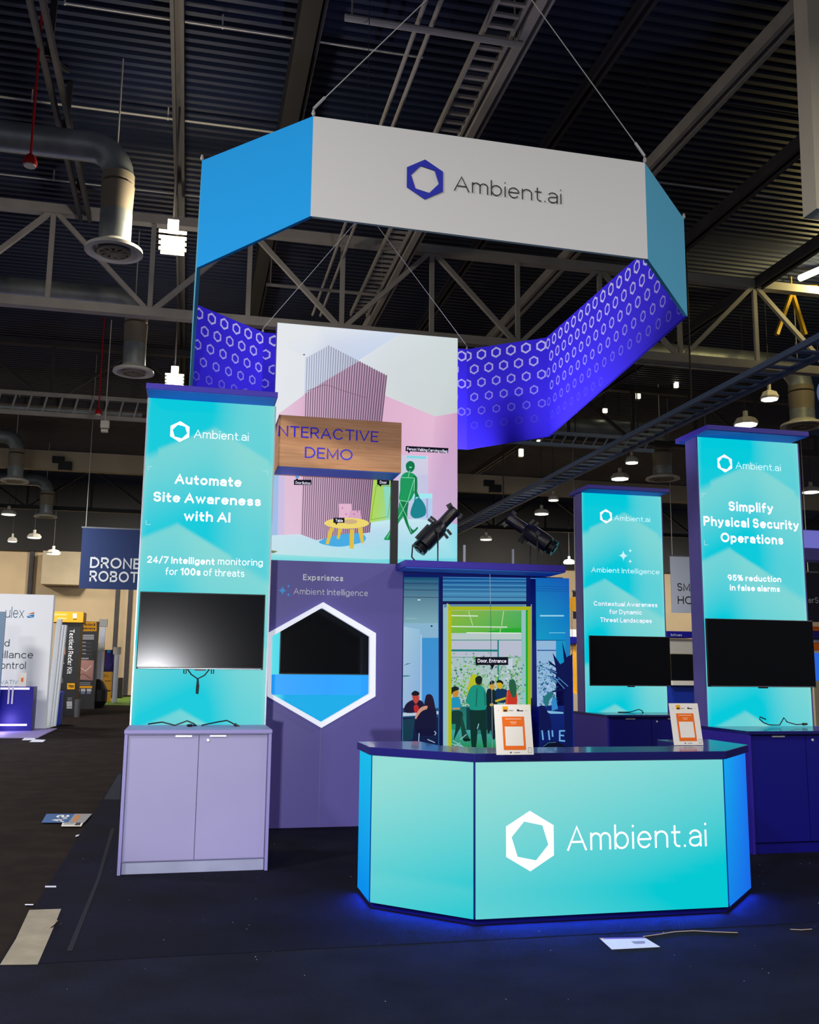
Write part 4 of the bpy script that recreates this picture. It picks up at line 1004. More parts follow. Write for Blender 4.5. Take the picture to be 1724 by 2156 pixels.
# table with two parcels
g.blob([(430, 1885), (600, 1830), (780, 1820), (810, 1880), (640, 1925), (520, 1920)], rgb(70, 170, 226))
g.rect(595, 1575, 700, 1700, rgb(226, 180, 206)); g.poly([(670, 1690), (690, 1630), (775, 1630), (780, 1735), (690, 1740)], rgb(216, 166, 196))
for q in ((625, 1610), (655, 1660), (720, 1660), (750, 1640), (700, 1710)): g.ell(q[0], q[1], 7, 7, rgb(176, 120, 160), 8)
for pts in ([(520, 1770), (555, 1775), (512, 1910), (487, 1905)], [(590, 1780), (622, 1780), (600, 1865), (578, 1862)], [(685, 1785), (722, 1785), (718, 1945), (684, 1942)], [(750, 1775), (790, 1770), (803, 1900), (778, 1898)]): g.poly(pts, rgb(222, 190, 70))
g.ell(660, 1735, 183, 45, rgb(236, 214, 110), 28); g.ell(690, 1722, 60, 20, rgb(206, 176, 130), 16)
TG = rgb(14, 16, 30)
for x0, y0, x1, y1, px in ((227, 1378, 370, 1420, 252), (910, 1375, 1010, 1420, 936), (550, 1690, 642, 1732, 575)):
    g.rect(x0, y0, x1, y1, TG); up = 1 if px == 252 else 0
    g.poly([(px-12, y1-2), (px+12, y1-2), (px, y1+18)] if not up else [(px-12, y0+2), (px+12, y0+2), (px, y0-14)], TG)
g.poly([(1146, 1100), (1496, 1118), (1492, 1160), (1143, 1142)], TG); g.poly([(1160, 1140), (1182, 1142), (1170, 1162)], TG)
pr = g.mb.build('backlit_picture', M['glow'], t)
kz = g.k+0.002
T(pr, 'Door Button', pl, z4, 240, 1412, 362, 22, M['glowtext'], 0.15, k=kz)
T(pr, 'Door', pl, z4, 932, 1410, 988, 24, M['glowtext'], 0.15, k=kz)
T(pr, 'Table', pl, z4, 568, 1724, 628, 24, M['glowtext'], 0.15, k=kz)
T(pr, 'Person Walking Carrying a Bag', pl, z4, 1156, 1136, 1486, 24, M['glowtext'], 0.15, k=kz)

# ------------------------------------------------------------------ wooden sign on a black post
ys = 10.0
pl = YP(ys)
c = [pl.uv(*z4(*q)) for q in ((108, 838), (1118, 898), (1115, 1312), (95, 1262))]
wx0, wx1, wz0, wz1 = (c[0][0]+c[3][0])/2, (c[1][0]+c[2][0])/2, (c[2][1]+c[3][1])/2, (c[0][1]+c[1][1])/2
t = thing('direction_sign', ((wx0+wx1)/2, ys, wz0), 'box-shaped wooden sign with blue capital letters, on a black post above the indigo wall', 'sign')
MB().box(wx0, wx1, ys, ys+0.495, wz0, wz1).build('sign_box', M['wood'], t, bevel=0.003)
MB().box(wx0+0.01, wx1-0.01, ys+0.01, ys+0.41, wz0-0.006, wz0).build('underside', M['undercap'], t)
MB().box(wx0+0.004, wx1-0.004, ys-0.003, ys, wz1-0.03, wz1-0.004).box(wx1-0.03, wx1-0.004, ys-0.003, ys, wz0+0.004, wz1-0.03).build('edge_banding', M['wood'], t)
pp = atY(*z4(1058, 1330), 10.44)
MB().box(pp.x-0.042, pp.x+0.042, 10.40, 10.44, ZW-0.0, wz0-0.006).build('post', M['bezel'], t)
T(t, 'NTERACTIVE', pl, z4, 100, 1012, 925, 90, M['bluetext'], 0.115, k=0.006, yb1=1052)
T(t, 'DEMO', pl, z4, 318, 1190, 712, 90, M['bluetext'], 0.115, k=0.006, yb1=1206)

# ------------------------------------------------------------------ mural wall and its cap
ym = 10.42; MX0, MX1, MZ1 = 2.295, 4.17, 2.70
t = thing('mural_wall', ((MX0+MX1)/2, ym, 0), 'backlit office mural wall with people behind a yellow-framed glass door, under a violet cap', 'partition')
MB().box(MX0, MX1, ym+0.004, ym+0.45, 0.013, MZ1).build('wall_body', M['navy'], t)
MB().box(MX0-0.095, 4.01, ym-0.48, ym+0.5, MZ1+0.012, MZ1+0.085).build('cap', M['deep'], t, bevel=0.004)
MB().box(MX0-0.08, 4.0, ym-0.47, ym-0.001, MZ1+0.004, MZ1+0.012).build('soffit', M['undercap'], t)
pl = YP(ym)
g = GR(pl, z8, 0.0, 0.00025); g.clip = (MX0+0.004, MX1-0.004, 0.02, MZ1-0.014)
def q(*a): return rgb(*a)
g.poly([(20, 190), (400, 190), (400, 1880), (20, 1880)], [q(20, 70, 150), q(20, 70, 150), q(60, 110, 160), q(70, 120, 150)])
# left pane
g.vgrad(36, 250, 375, 690, q(20, 80, 120), q(130, 176, 190)); g.vgrad(36, 690, 375, 1450, q(140, 186, 214), q(140, 176, 226))
for i, yy in enumerate((285, 310, 345, 372, 400, 440)): g.line([(36, yy), (375, yy+4)], 5, q(16, 56, 100) if i % 2 else q(60, 130, 160))
g.poly([(36, 720), (200, 750), (190, 1500), (36, 1500)], [q(170, 206, 226), q(150, 196, 226), q(140, 180, 226), q(160, 190, 226)])
g.vgrad(220, 830, 375, 1500, q(60, 150, 214), q(70, 150, 226)); g.line([(210, 800), (205, 1480)], 12, q(176, 206, 232))
g.ell(310, 718, 10, 8, q(16, 40, 60)); g.line([(60, 645), (170, 645)], 4, q(170, 206, 206)); g.ell(190, 468, 16, 6, q(220, 232, 226))
for pts in ([(36, 1100), (75, 1075), (120, 1070), (60, 1090)], [(36, 1190), (90, 1188), (110, 1195), (40, 1202)]): g.poly(pts, q(50, 120, 130))
g.vgrad(36, 1500, 375, 1870, q(30, 80, 120), q(16, 50, 90))
g.poly([(36, 1545), (375, 1530), (375, 1560), (36, 1580)], q(190, 206, 226)); g.rect(36, 1590, 375, 1870, q(18, 30, 70))
g.poly([(36, 1610), (150, 1600), (130, 1800), (36, 1820)], q(20, 60, 80))
# seated pair at left
g.blob([(60, 1470), (110, 1430), (160, 1420), (225, 1440), (240, 1520), (150, 1545), (50, 1540)], q(26, 22, 56))
g.blob([(128, 1370), (180, 1370), (190, 1420), (160, 1460), (132, 1425)], q(196, 70, 60)); g.blob([(118, 1360), (150, 1335), (190, 1352), (185, 1378), (130, 1382)], q(24, 20, 30))
g.blob([(140, 1480), (175, 1470), (190, 1530), (150, 1545)], q(190, 40, 46))
g.blob([(250, 1400), (280, 1368), (320, 1390), (345, 1500), (350, 1560), (240, 1560)], q(36, 20, 46)); g.blob([(150, 1590), (200, 1500), (270, 1480), (250, 1530), (175, 1600)], q(206, 150, 130))
g.blob([(190, 1560), (250, 1515), (350, 1520), (352, 1680), (330, 1760), (180, 1750), (150, 1650)], q(18, 18, 56))
for pts in ([(190, 1740), (185, 1850)], [(180, 1840), (300, 1870)], [(270, 1800), (340, 1830)], [(335, 1720), (352, 1740), (338, 1760)]): g.line(pts, 8, q(170, 190, 226))
# frame posts, transom
g.rect(380, 220, 414, 1880, q(10, 22, 82)); g.rect(1212, 220, 1250, 1880, q(12, 24, 96)); g.rect(36, 205, 1570, 250, q(8, 26, 100)); g.rect(400, 480, 1230, 516, q(8, 24, 80))
g.vgrad(416, 262, 1212, 480, q(16, 90, 160), q(80, 150, 190))
for i, yy in enumerate((285, 300, 325, 345, 372, 380, 408, 440)): g.line([(416, yy), (1212, yy+5)], 6, q(14, 70, 130) if i % 2 else q(90, 170, 206))
g.line([(416, 252), (1212, 262)], 5, q(90, 170, 226)); g.line([(1250, 262), (1570, 272)], 5, q(90, 170, 226))
# glass door: interior
g.rect(418, 512, 1210, 1880, q(150, 200, 200)); g.rect(425, 515, 1205, 540, q(90, 140, 180))
g.poly([(455, 570), (1165, 570), (1165, 790), (455, 800)], [q(150, 190, 60), q(90, 180, 100), q(60, 180, 70), q(120, 190, 60)])
g.poly([(1010, 740), (1165, 735), (1165, 780), (800, 780)], q(40, 176, 50))
g.rect(455, 785, 1165, 860, q(190, 206, 206)); g.rect(455, 860, 1165, 1010, q(190, 196, 214)); g.rect(455, 1010, 1165, 1480, q(176, 200, 200))
for p in ([(455, 618), (750, 622)], [(455, 722), (1030, 728)], [(640, 782), (1160, 786)]): g.line(p, 10, q(226, 240, 226))
for p in ([(660, 575), (700, 712)], [(995, 575), (975, 715)], [(965, 740), (960, 780)]): g.line(p, 6, q(206, 232, 190))
for p, w in (([(455, 852), (1165, 852)], 7), ([(455, 950), (935, 952)], 20), ([(942, 855), (942, 1480)], 14), ([(455, 1015), (1165, 1015)], 4)): g.line(p, w, q(26, 130, 130))
random.seed(3)
for i in range(900):
    x, yv = random.uniform(458, 1162), random.uniform(970, 1480)
    if random.random() > (yv-900)/420: continue
    s = random.uniform(7, 22); c = random.choice([q(60, 130, 96), q(90, 166, 90), q(110, 190, 70), q(50, 110, 110), q(140, 206, 120), q(206, 226, 226), q(80, 140, 130)])
    if 560 < x < 800 and 1100 < yv < 1350: c = random.choice([q(60, 170, 40), q(90, 190, 50), q(130, 200, 60), q(40, 130, 60)])
    a = random.uniform(0, 6.28); g.poly([(x+s*math.cos(a), yv+s*math.sin(a)), (x+s*0.6*math.cos(a+2), yv+s*0.6*math.sin(a+2)), (x+s*0.8*math.cos(a+4), yv+s*0.8*math.sin(a+4))], c)
g.blob([(640, 1200), (700, 1190), (700, 1350), (600, 1420)], q(190, 196, 40)); g.ell(780, 1240, 34, 40, q(170, 206, 190)); g.rect(975, 1030, 1035, 1130, q(200, 214, 226))
g.vgrad(455, 1480, 1165, 1890, q(30, 110, 110), q(40, 170, 110)); g.vgrad(455, 1700, 1165, 1890, q(70, 170, 170), q(30, 140, 60))
g.rect(1160, 580, 1178, 1460, q(20, 170, 40))
g.poly([(850, 1700), (885, 1560), (910, 1700)], q(226, 206, 20))
# people behind the glass
g.blob([(455, 1410), (500, 1385), (540, 1410), (545, 1490), (500, 1510), (455, 1500)], q(30, 150, 190)); g.blob([(465, 1330), (500, 1310), (528, 1340), (515, 1385), (480, 1390)], q(206, 140, 50)); g.blob([(455, 1340), (465, 1300), (505, 1290), (530, 1320), (480, 1340), (460, 1370)], q(16, 40, 30))
g.line([(470, 1500), (540, 1500)], 16, q(206, 150, 80)); g.blob([(455, 1530), (560, 1530), (555, 1640), (500, 1760), (480, 1790), (500, 1650), (455, 1640)], q(16, 60, 56))
g.blob([(555, 1560), (600, 1720), (630, 1790), (570, 1800), (545, 1640)], q(20, 70, 60)); g.blob([(580, 1780), (635, 1785), (630, 1805), (575, 1800)], q(10, 30, 26))
g.rect(600, 1490, 1160, 1700, q(16, 60, 70)); g.rect(655, 1700, 900, 1740, q(50, 130, 120))
g.blob([(640, 1505), (770, 1505), (785, 1620), (790, 1880), (765, 1880), (715, 1640), (690, 1870), (650, 1870), (635, 1640)], q(10, 50, 46))
g.blob([(640, 1300), (700, 1275), (770, 1310), (795, 1430), (785, 1480), (770, 1510), (640, 1510), (625, 1460), (598, 1450), (600, 1400)], q(24, 150, 130)); g.line([(700, 1310), (690, 1480)], 12, q(16, 110, 96)); g.line([(770, 1340), (778, 1470)], 14, q(18, 120, 106))
g.blob([(690, 1210), (725, 1200), (745, 1230), (740, 1275), (705, 1280), (685, 1250)], q(110, 90, 50)); g.blob([(682, 1230), (695, 1200), (730, 1192), (750, 1220), (735, 1265), (700, 1268)], q(16, 40, 30))
g.blob([(640, 1870), (690, 1865), (690, 1895), (645, 1900)], q(10, 30, 26)); g.blob([(762, 1865), (820, 1870), (818, 1890), (765, 1890)], q(110, 120, 20))
g.blob([(790, 1330), (850, 1315), (880, 1360), (890, 1480), (875, 1760), (840, 1780), (830, 1700), (800, 1730), (790, 1500)], q(14, 36, 46)); g.blob([(825, 1255), (855, 1250), (865, 1300), (840, 1325), (820, 1300)], q(216, 160, 40)); g.blob([(818, 1255), (840, 1232), (865, 1250), (850, 1268), (825, 1275)], q(16, 30, 20))
g.blob([(870, 1330), (935, 1310), (990, 1340), (985, 1430), (900, 1440)], q(16, 50, 90)); g.blob([(885, 1250), (915, 1240), (940, 1275), (925, 1315), (890, 1300)], q(216, 176, 40)); g.blob([(878, 1255), (905, 1228), (940, 1245), (945, 1275), (920, 1255)], q(16, 30, 20)); g.line([(870, 1430), (970, 1400)], 20, q(206, 180, 40))
g.blob([(820, 1455), (850, 1450), (848, 1475), (822, 1475)], q(200, 170, 90))
g.blob([(985, 1330), (1050, 1320), (1075, 1380), (1065, 1470), (970, 1470), (975, 1400)], q(206, 56, 40)); g.blob([(1000, 1250), (1030, 1222), (1060, 1250), (1070, 1350), (1040, 1400), (1005, 1330)], q(40, 96, 70)); g.line([(985, 1340), (975, 1460)], 14, q(220, 90, 50))
for p in ([(460, 1830), (620, 1870)], [(470, 1800), (560, 1850)], [(470, 1860), (540, 1820)], [(700, 1690), (715, 1640)], [(540, 1790), (600, 1740)]): g.line(p, 8, q(150, 200, 200))
# yellow door frame
g.poly([(425, 512), (458, 545), (458, 1890), (425, 1890)], q(186, 196, 20)); g.rect(425, 540, 1205, 575, q(176, 190, 20)); g.rect(1175, 560, 1205, 1890, q(160, 186, 30)); g.rect(414, 512, 426, 1890, q(180, 190, 206)); g.rect(1205, 520, 1214, 1400, q(140, 160, 190))
# right pane
g.poly([(1250, 270), (1575, 275), (1580, 860), (1255, 860)], [q(20, 110, 190), q(20, 90, 190), q(10, 140, 206), q(20, 160, 206)])
for yy in (350, 372, 392): g.line([(1250, yy), (1570, yy+6)], 6, q(20, 90, 170))
g.line([(1290, 627), (1515, 627)], 14, q(150, 214, 240)); g.line([(1375, 787), (1530, 787)], 8, q(110, 196, 232))
g.poly([(1255, 860), (1440, 860), (1440, 1480), (1262, 1480)], q(150, 190, 226)); g.line([(1255, 858), (1530, 858)], 7, q(20, 80, 140)); g.line([(1262, 952), (1440, 952)], 9, q(20, 70, 150))
g.rect(1440, 860, 1535, 1100, q(20, 150, 206)); g.rect(1530, 740, 1578, 1100, q(30, 130, 200))
for i in range(220):
    x, yv = random.uniform(1265, 1440), random.uniform(1060, 1480); s = random.uniform(7, 18); a = random.uniform(0, 6.28)
    g.poly([(x+s*math.cos(a), yv+s*math.sin(a)), (x+s*0.6*math.cos(a+2), yv+s*0.6*math.sin(a+2)), (x+s*0.8*math.cos(a+4), yv+s*0.8*math.sin(a+4))], random.choice([q(60, 110, 150), q(90, 140, 190), q(190, 214, 240), q(40, 130, 140), q(20, 80, 140)]))
g.vgrad(1262, 1470, 1590, 1880, q(16, 40, 120), q(8, 24, 96))
DB = q(12, 22, 80)
g.blob([(1500, 1060), (1560, 1000), (1585, 1060), (1590, 1880), (1510, 1880), (1500, 1300)], DB)
for p in ([(1480, 870), (1520, 1010), (1530, 1240), (1500, 1080)], [(1390, 975), (1460, 1080), (1530, 1240), (1430, 1150)], [(1350, 1045), (1430, 1105), (1440, 1130), (1360, 1075)], [(1295, 1105), (1430, 1150), (1520, 1260), (1420, 1180)], [(1330, 1185), (1450, 1210), (1530, 1300), (1430, 1240)], [(1345, 1350), (1450, 1310), (1530, 1310), (1430, 1340)], [(1420, 1110), (1500, 1060), (1520, 1290), (1430, 1200)]): g.poly(p, DB)
for p in ([(1300, 1110), (1430, 1165)], [(1335, 1190), (1450, 1230)], [(1440, 1205), (1535, 1290)], [(1400, 1200), (1500, 1310)]): g.line(p, 6, q(90, 160, 226))
g.poly([(1385, 1400), (1420, 1390), (1440, 1500), (1380, 1520)], q(50, 140, 206))
g.blob([(1300, 1400), (1370, 1340), (1400, 1360), (1360, 1420), (1330, 1480)], q(40, 120, 130))
g.poly([(1280, 1510), (1490, 1530), (1490, 1545), (1370, 1545)], q(130, 190, 226)); g.blob([(1270, 1480), (1320, 1490), (1370, 1600), (1370, 1700), (1270, 1700)], DB)
for p in ([(1290, 1700), (1300, 1790)], [(1350, 1700), (1360, 1790)], [(1385, 1700), (1390, 1760)], [(1455, 1700), (1455, 1800)], [(1455, 1705), (1505, 1705)], [(1455, 1745), (1495, 1750)], [(1450, 1795), (1505, 1800)]): g.line(p, 14, q(110, 176, 226))
g.blob([(1290, 1880), (1320, 1820), (1400, 1800), (1500, 1840), (1560, 1880)], q(10, 16, 40)); g.line([(1300, 1850), (1350, 1815), (1420, 1810)], 6, q(60, 110, 160))
g.rect(1578, 190, 1600, 1880, q(16, 40, 150))
# seam wires and tag
g.line([(803, 200), (808, 520)], 4, q(150, 170, 190)); g.line([(810, 520), (812, 1010)], 4, q(40, 90, 90)); g.line([(818, 1130), (824, 1890)], 4, q(150, 170, 170))
g.rect(668, 1015, 973, 1090, TG); g.poly([(800, 1085), (845, 1090), (824, 1130)], TG)
mp = g.mb.build('backlit_mural', M['dimglow'], t)
T(mp, 'Door, Entrance', pl, z8, 688, 1066, 955, 34, M['glowtext'], 0.14, k=g.k+0.002)

# ------------------------------------------------------------------ stage spotlights on the mural cap
def spot(px, py, tip, base_px, yb, label, aim, power):
    """px,py = rear end of the barrel in the photo, tip = lens end"""
    zc = MZ1+0.085
    a = atY(px, py, yb+0.05); b = atY(*tip, yb+0.06 if yb < 10.5 else yb+0.3); d = (b-a); L = d.length; d.normalize()
    t = thing('stage_spotlight', (a.x+d.x*L*0.4, yb, zc), label, 'stage light')
    s = L/0.62; r = 0.105*s
    MB().lathe([(r*0.55, 0), (r*0.95, 0.02*s), (r, 0.06*s), (r*1.02, 0.26*s), (r*0.85, 0.33*s), (r*0.72, 0.36*s)], a, d, 22).build('lamp_body', M['blackmetal'], t, smooth=True)
    f = MB()
    for k in range(5): f.lathe([(r*0.9, 0), (r*0.9, 0.006*s)], a-d*(0.012*s*(k+1)), d, 14)
    f.lathe([(r*0.45, 0), (r*0.45, 0.07*s)], a-d*0.075*s, d, 14); f.build('rear_cap', M['blackmetal'], t)
    br = MB().lathe([(r*0.66, 0), (r*0.66, 0.20*s), (r*0.72, 0.21*s), (r*0.72, 0.24*s), (r*0.58, 0.245*s)], a+d*0.36*s, d, 22).build('lens_barrel', M['blackmetal'], t, smooth=True)
    MB().lathe([(r*0.56, 0), (r*0.3, 0.012*s)], a+d*0.602*s, d, 18).build('lens', M['lens'], br)
    side = d.cross(V((0, 1, 0))).normalized()
    MB().bar(a+d*0.40*s-V((0, r*0.66, 0)), a+d*0.54*s-V((0, r*0.66, 0)), 0.03*s, 0.004).build('amber_label', M['brass'], br)
    for k, sg in ((0.30, 1), (0.34, 1), (0.30, -1), (0.36, -1)):
        MB().bar(a+d*k*s+side*sg*r*0.8, a+d*(k-0.01)*s+side*sg*r*1.55, 0.02*s, 0.03*s).build('shutter_lever', M['blackmetal'], t)
    for sg in (1, -1): MB().bar(a+d*0.585*s+side*sg*r*0.6, a+d*0.60*s+side*sg*r*1.05, 0.03*s, 0.06*s).build('gel_clip', M['blackmetal'], br)
    MB().bar(a+d*0.02*s+side*r*1.1, a+d*0.24*s+side*r*1.1, 0.03*s, 0.03*s).bar(a+d*0.03*s+side*r*0.9, a+d*0.03*s+side*r*1.15, 0.02, 0.02).bar(a+d*0.22*s+side*r*0.9, a+d*0.22*s+side*r*1.15, 0.02, 0.02).build('carry_handle', M['blackmetal'], t)
    piv = a+d*0.24*s
    y_ = MB()
    for sy in (-1, 1): y_.bar(piv+V((0, sy*(r+0.02), 0.04)), V((piv.x, piv.y+sy*(r+0.02), zc+0.015)), 0.035, 0.008, up=(1, 0, 0))
    y_.box(piv.x-0.02, piv.x+0.02, piv.y-r-0.02, piv.y+r+0.02, zc, zc+0.015)
    y_.build('yoke', M['blackmetal'], t)
    MB().box(base_px-0.012, base_px+0.012, yb+0.02, yb+0.04, zc, zc+0.24).build('perforated_bar', M['alu'], t)
    for sy in (-1, 1): MB().lathe([(0.03, 0), (0.03, 0.02)], piv+V((0, sy*(r+0.025), 0)), (0, sy, 0), 12).build('knob', M['blackmetal'], t)
    e = a-d*0.06*s
    MB().tube([tuple(e), (e.x-d.x*0.10, e.y, e.z+0.05), (e.x-d.x*0.12, e.y-0.02, (e.z+zc)/2), (e.x-d.x*0.03, e.y-0.03, zc+0.012), (e.x+d.x*0.1, e.y-0.03, zc+0.01)], 0.009, 8).build('lead', M['cable'], t)
    lamp('stage_light_beam', 'SPOT', tuple(a+d*(L+0.05)), power, (0.85, 0.8, 1.0), 0.05, aim, 100, 0.9)
    return t
spot(888, 1150, (960, 1072), 2.98, 10.35, 'black stage spotlight tilted up to the right, in front of the picture lightbox', (4.2, 10.0, 5.1), 300)
spot(1158, 1150, (1068, 1090), 3.62, 10.55, 'black stage spotlight tilted up to the left, at the right end of the mural cap', (2.3, 11.9, 5.0), 430)

# ------------------------------------------------------------------ things lying on the floor
def floorpoly(pts, z, zf=None):
    zf = zf or (lambda x, y: (x, y))
    return [atZ(*zf(*p), z) for p in pts]
zb = lambda x, y: (x*0.4408, 1480+y*0.4408)
def flat(name, pts, z, th, m, label, cat, zf=None):
    q = floorpoly(pts, z, zf)
    a = sum(q[i].x*q[(i+1) % len(q)].y-q[(i+1) % len(q)].x*q[i].y for i in range(len(q)))
    if a < 0: q = q[::-1]
    return MB().prism(q, (0, 0, th)).build(name, m, tags=(label, cat))
flat('concrete_strip', [(0, 1252), (75, 1130), (140, 990), (292, 985), (262, 1060), (180, 1250)], 0.0122, 0.0025, M['concrete'], 'bare grey concrete strip showing between the carpets at lower left', 'floor patch', zb)
t = thing('torn_tape', tuple(atZ(*zb(240, 1075), 0.005)), 'torn curl of tape on the bare concrete strip', 'tape')
P = [tuple(atZ(*zb(*q), zz)) for q, zz in (((205, 1085), 0.008), ((235, 1075), 0.012), ((262, 1055), 0.03), ((274, 1040), 0.05))]
MB().tube(P, 0.008, 5).build('tape_edge', M['cable'], t)
MB().tube([(x, y-0.012, z+0.004) for x, y, z in P], 0.005, 5).build('tape_face', M['beigecord'], t)
flat('carpet_tape', [(318, 1185), (345, 1185), (478, 840), (548, 600), (530, 600), (462, 840)], 0.0125, 0.0015, mat('dull_tape', rgb(34, 36, 46), 0.9, spec=0.1), 'faint grey tape line running along the black carpet at left', 'tape', zb)
flat('carpet_patch', [(495, 460), (572, 462), (580, 340), (566, 340)], 0.0125, 0.0015, mat('grey_carpet', rgb(44, 48, 60), 0.95, spec=0.1), 'dull grey carpet strip beside the left foot of the lavender cabinet', 'carpet', zb)
for pts, lab in (([(215, 874), (268, 874), (268, 881), (215, 881)], 'short white floor tape mark nearest the concrete strip'), ([(120, 961), (160, 961), (158, 966), (118, 966)], 'tiny white floor tape mark just above the concrete strip'),
                 ([(362, 632), (380, 628), (374, 636), (360, 640)], 'small white tape scrap on the carpet edge below the blue leaflet')):
    flat('tape_mark', pts, 0.0128, 0.001, M['paperblue'], lab, 'tape', zb)
# leaflets
def leaflet(pts, zf, label, prints, m, z=0.0135):
    q = floorpoly(pts, z, zf); c = sum(q, V())/4
    t = thing('leaflet', (c.x, c.y, z), label, 'leaflet')
    a = (q[1]-q[0]).cross(q[2]-q[0]).z
    MB().prism(q if a > 0 else q[::-1], (0, 0, 0.0015)).build('sheet', m, t)
    mb = MB()
    for i, (u0, v0, u1, v1, col) in enumerate(prints):
        def bl(u, v): return q[0]*(1-u)*(1-v)+q[1]*u*(1-v)+q[2]*u*v+q[3]*(1-u)*v+V((0, 0, 0.0018+0.0002*i))
        pp = [bl(u0, v0), bl(u1, v0), bl(u1, v1), bl(u0, v1)]
        if (pp[1]-pp[0]).cross(pp[2]-pp[0]).z < 0: pp = pp[::-1]
        mb.add(pp, [(0, 1, 2, 3)], 0, col)
    if prints: mb.build('printing', M['print'], t)
    return t, q
BL = rgb(60, 100, 160)
tl, q = leaflet([(222, 530), (440, 530), (402, 572), (198, 572)], zb, 'blue and grey leaflet with white letters lying in the dark aisle', [(0, 0, 0.62, 1, BL), (0.62, 0, 1, 1, rgb(150, 150, 156)), (0.70, 0.15, 0.78, 0.9, rgb(214, 130, 60))], mat('blue_paper', rgb(90, 120, 170), 0.6))
fx = (q[2]-q[1]).normalized(); pll = PL(q[0]*0.44+q[1]*0.56+V((0, 0, 0.003)), fx, (q[1]-q[0]).normalized())
if pll.n.z < 0: pll = PL(pll.o, fx, (q[0]-q[1]).normalized())
vs, fs = text_mesh('SA', 0.2); Lh = (q[2]-q[1]).length*0.6; a = max(v[0] for v in vs)
MB().add([pll.w((x/a*0.85+0.1)*(q[2]-q[1]).length, -y*0.28*(q[1]-q[0]).length*(1 if (pll.ez-(q[0]-q[1]).normalized()).length < 0.1 else -1)*-1) for x, y in vs], fs).build('lettering', M['whitetext'], tl)
leaflet([(298, 572), (400, 568), (388, 590), (292, 590)], zb, 'small white printed card touching the blue leaflet in the aisle', [(0.08, 0.2, 0.6, 0.35, rgb(90, 90, 100)), (0.08, 0.5, 0.7, 0.62, rgb(120, 120, 130)), (0.65, 0.2, 0.9, 0.8, rgb(60, 60, 70))], M['card'], 0.012)
leaflet([(118, 166), (172, 168), (160, 178), (104, 178)], zb, 'pale leaflet far down the aisle, left one of two overlapping', [], M['paperblue'], 0.004)
leaflet([(160, 174), (218, 176), (205, 187), (140, 187)], zb, 'pale leaflet far down the aisle, right one of two overlapping', [], M['paperblue'], 0.006)
leaflet([(930, 885), (1092, 882), (1150, 917), (975, 926)], zk, 'pale leaflet with a violet header lying in front of the counter', [(0, 0, 1, 0.12, rgb(120, 90, 180)), (0.01, 0.02, 0.08, 0.11, rgb(230, 180, 40)), (0.58, 0.42, 0.86, 0.48, rgb(70, 70, 110)), (0.58, 0.52, 0.84, 0.56, rgb(90, 90, 130)), (0.58, 0.60, 0.80, 0.64, rgb(110, 110, 150))], M['paperblue'], 0.0115)
for pts, lab in (([(1088, 879), (1140, 872), (1200, 862), (1270, 858), (1340, 862), (1430, 865)], 'thin beige cord on the carpet right of the pale leaflet'), ([(1620, 853), (1660, 855), (1698, 852)], 'short bit of beige cord at the right edge of the carpet')):
    MB().tube([tuple(atZ(*zk(*p), 0.0135)) for p in pts], 0.0035, 5).build('thin_cable', M['beigecord'], tags=(lab, 'cord'))
random.seed(11)
lint = MB()
for i in range(90):
    x = random.uniform(-0.9, 5.5); y = random.uniform(4.6, 9.5)
    if 1.2 < x < 4.3 and 6.2 < y < 7.5: continue
    r = random.uniform(0.0015, 0.0035)
    lint.lathe([(r, 0), (r*0.6, r*0.5)], (x, y, 0.0125), (0, 0, 1), 5)
o = lint.build('lint', M['paperblue']); o['kind'] = 'stuff'; tag(o, 'tiny pale specks of lint scattered over the black carpet', 'lint')

# ------------------------------------------------------------------ neighbouring white booth at left
z6 = lambda x, y: (x/3.993, 1080+y/3.993)
yn = 27.2
xr = atY(*z6(415, 1250), yn).x; zt_ = atY(*z6(447, 690), yn).z
t = thing('booth_wall', (-8, yn, 0), 'white booth wall with blue and grey lettering at the left edge', 'booth wall')
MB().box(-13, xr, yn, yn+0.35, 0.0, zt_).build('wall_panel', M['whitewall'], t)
pl = YP(yn)
tx = mat('slate_ink', rgb(60, 110, 130), 0.6); tx2 = mat('dark_slate_ink', rgb(40, 60, 70), 0.6)
T(t, 'ulex', pl, z6, 42, 880, 200, 92, tx, 0.07)
for s_, x0_, yb_, x1_, cp in (('d', 36, 1122, 78, 60), ('illance', 20, 1220, 278, 62), ('ontrol', 5, 1310, 215, 62)): T(t, s_, pl, z6, x0_, yb_, x1_, cp, tx2, 0.10)
T(t, 'VATIV', pl, z6, 2, 1440, 148, 36, tx, 0.08)
g = GR(pl, z6, 0.003); g.poly([(225, 865), (285, 880), (232, 882)], rgb(20, 130, 200)); g.poly([(232, 850), (288, 832), (286, 850)], rgb(220, 120, 90)); g.poly([(235, 862), (288, 852), (286, 878)], rgb(30, 150, 220))
g.mb.build('logo', M['print'], t)
MB().box(-13, xr+0.3, 23.9, yn, 0.0, 0.02).build('floor_mat', mat('pale_floor', rgb(150, 140, 200), 0.6), tags=('pale violet floor of the white booth at the left edge', 'booth floor'))
lamp('booth_led', 'POINT', (-4.3, 25.6, 0.25), 14, (0.4, 0.3, 1.0), 0.1)
yc = 26.2
ca = atY(*z6(-40, 1460), yc); cb = atY(*z6(285, 1460), yc)
t = thing('display_cabinet', ((ca.x+cb.x)/2, yc, 0.02), 'navy cabinet with violet light strips in front of the white booth wall', 'cabinet')
MB().box(ca.x, cb.x, yc, yc+0.6, 0.02, ca.z).build('body', M['navy'], t)
for zz in (ca.z-0.07, 0.14): MB().box(ca.x, cb.x-0.1, yc-0.02, yc, zz, zz+0.05).build('light_strip', M['led'], t)
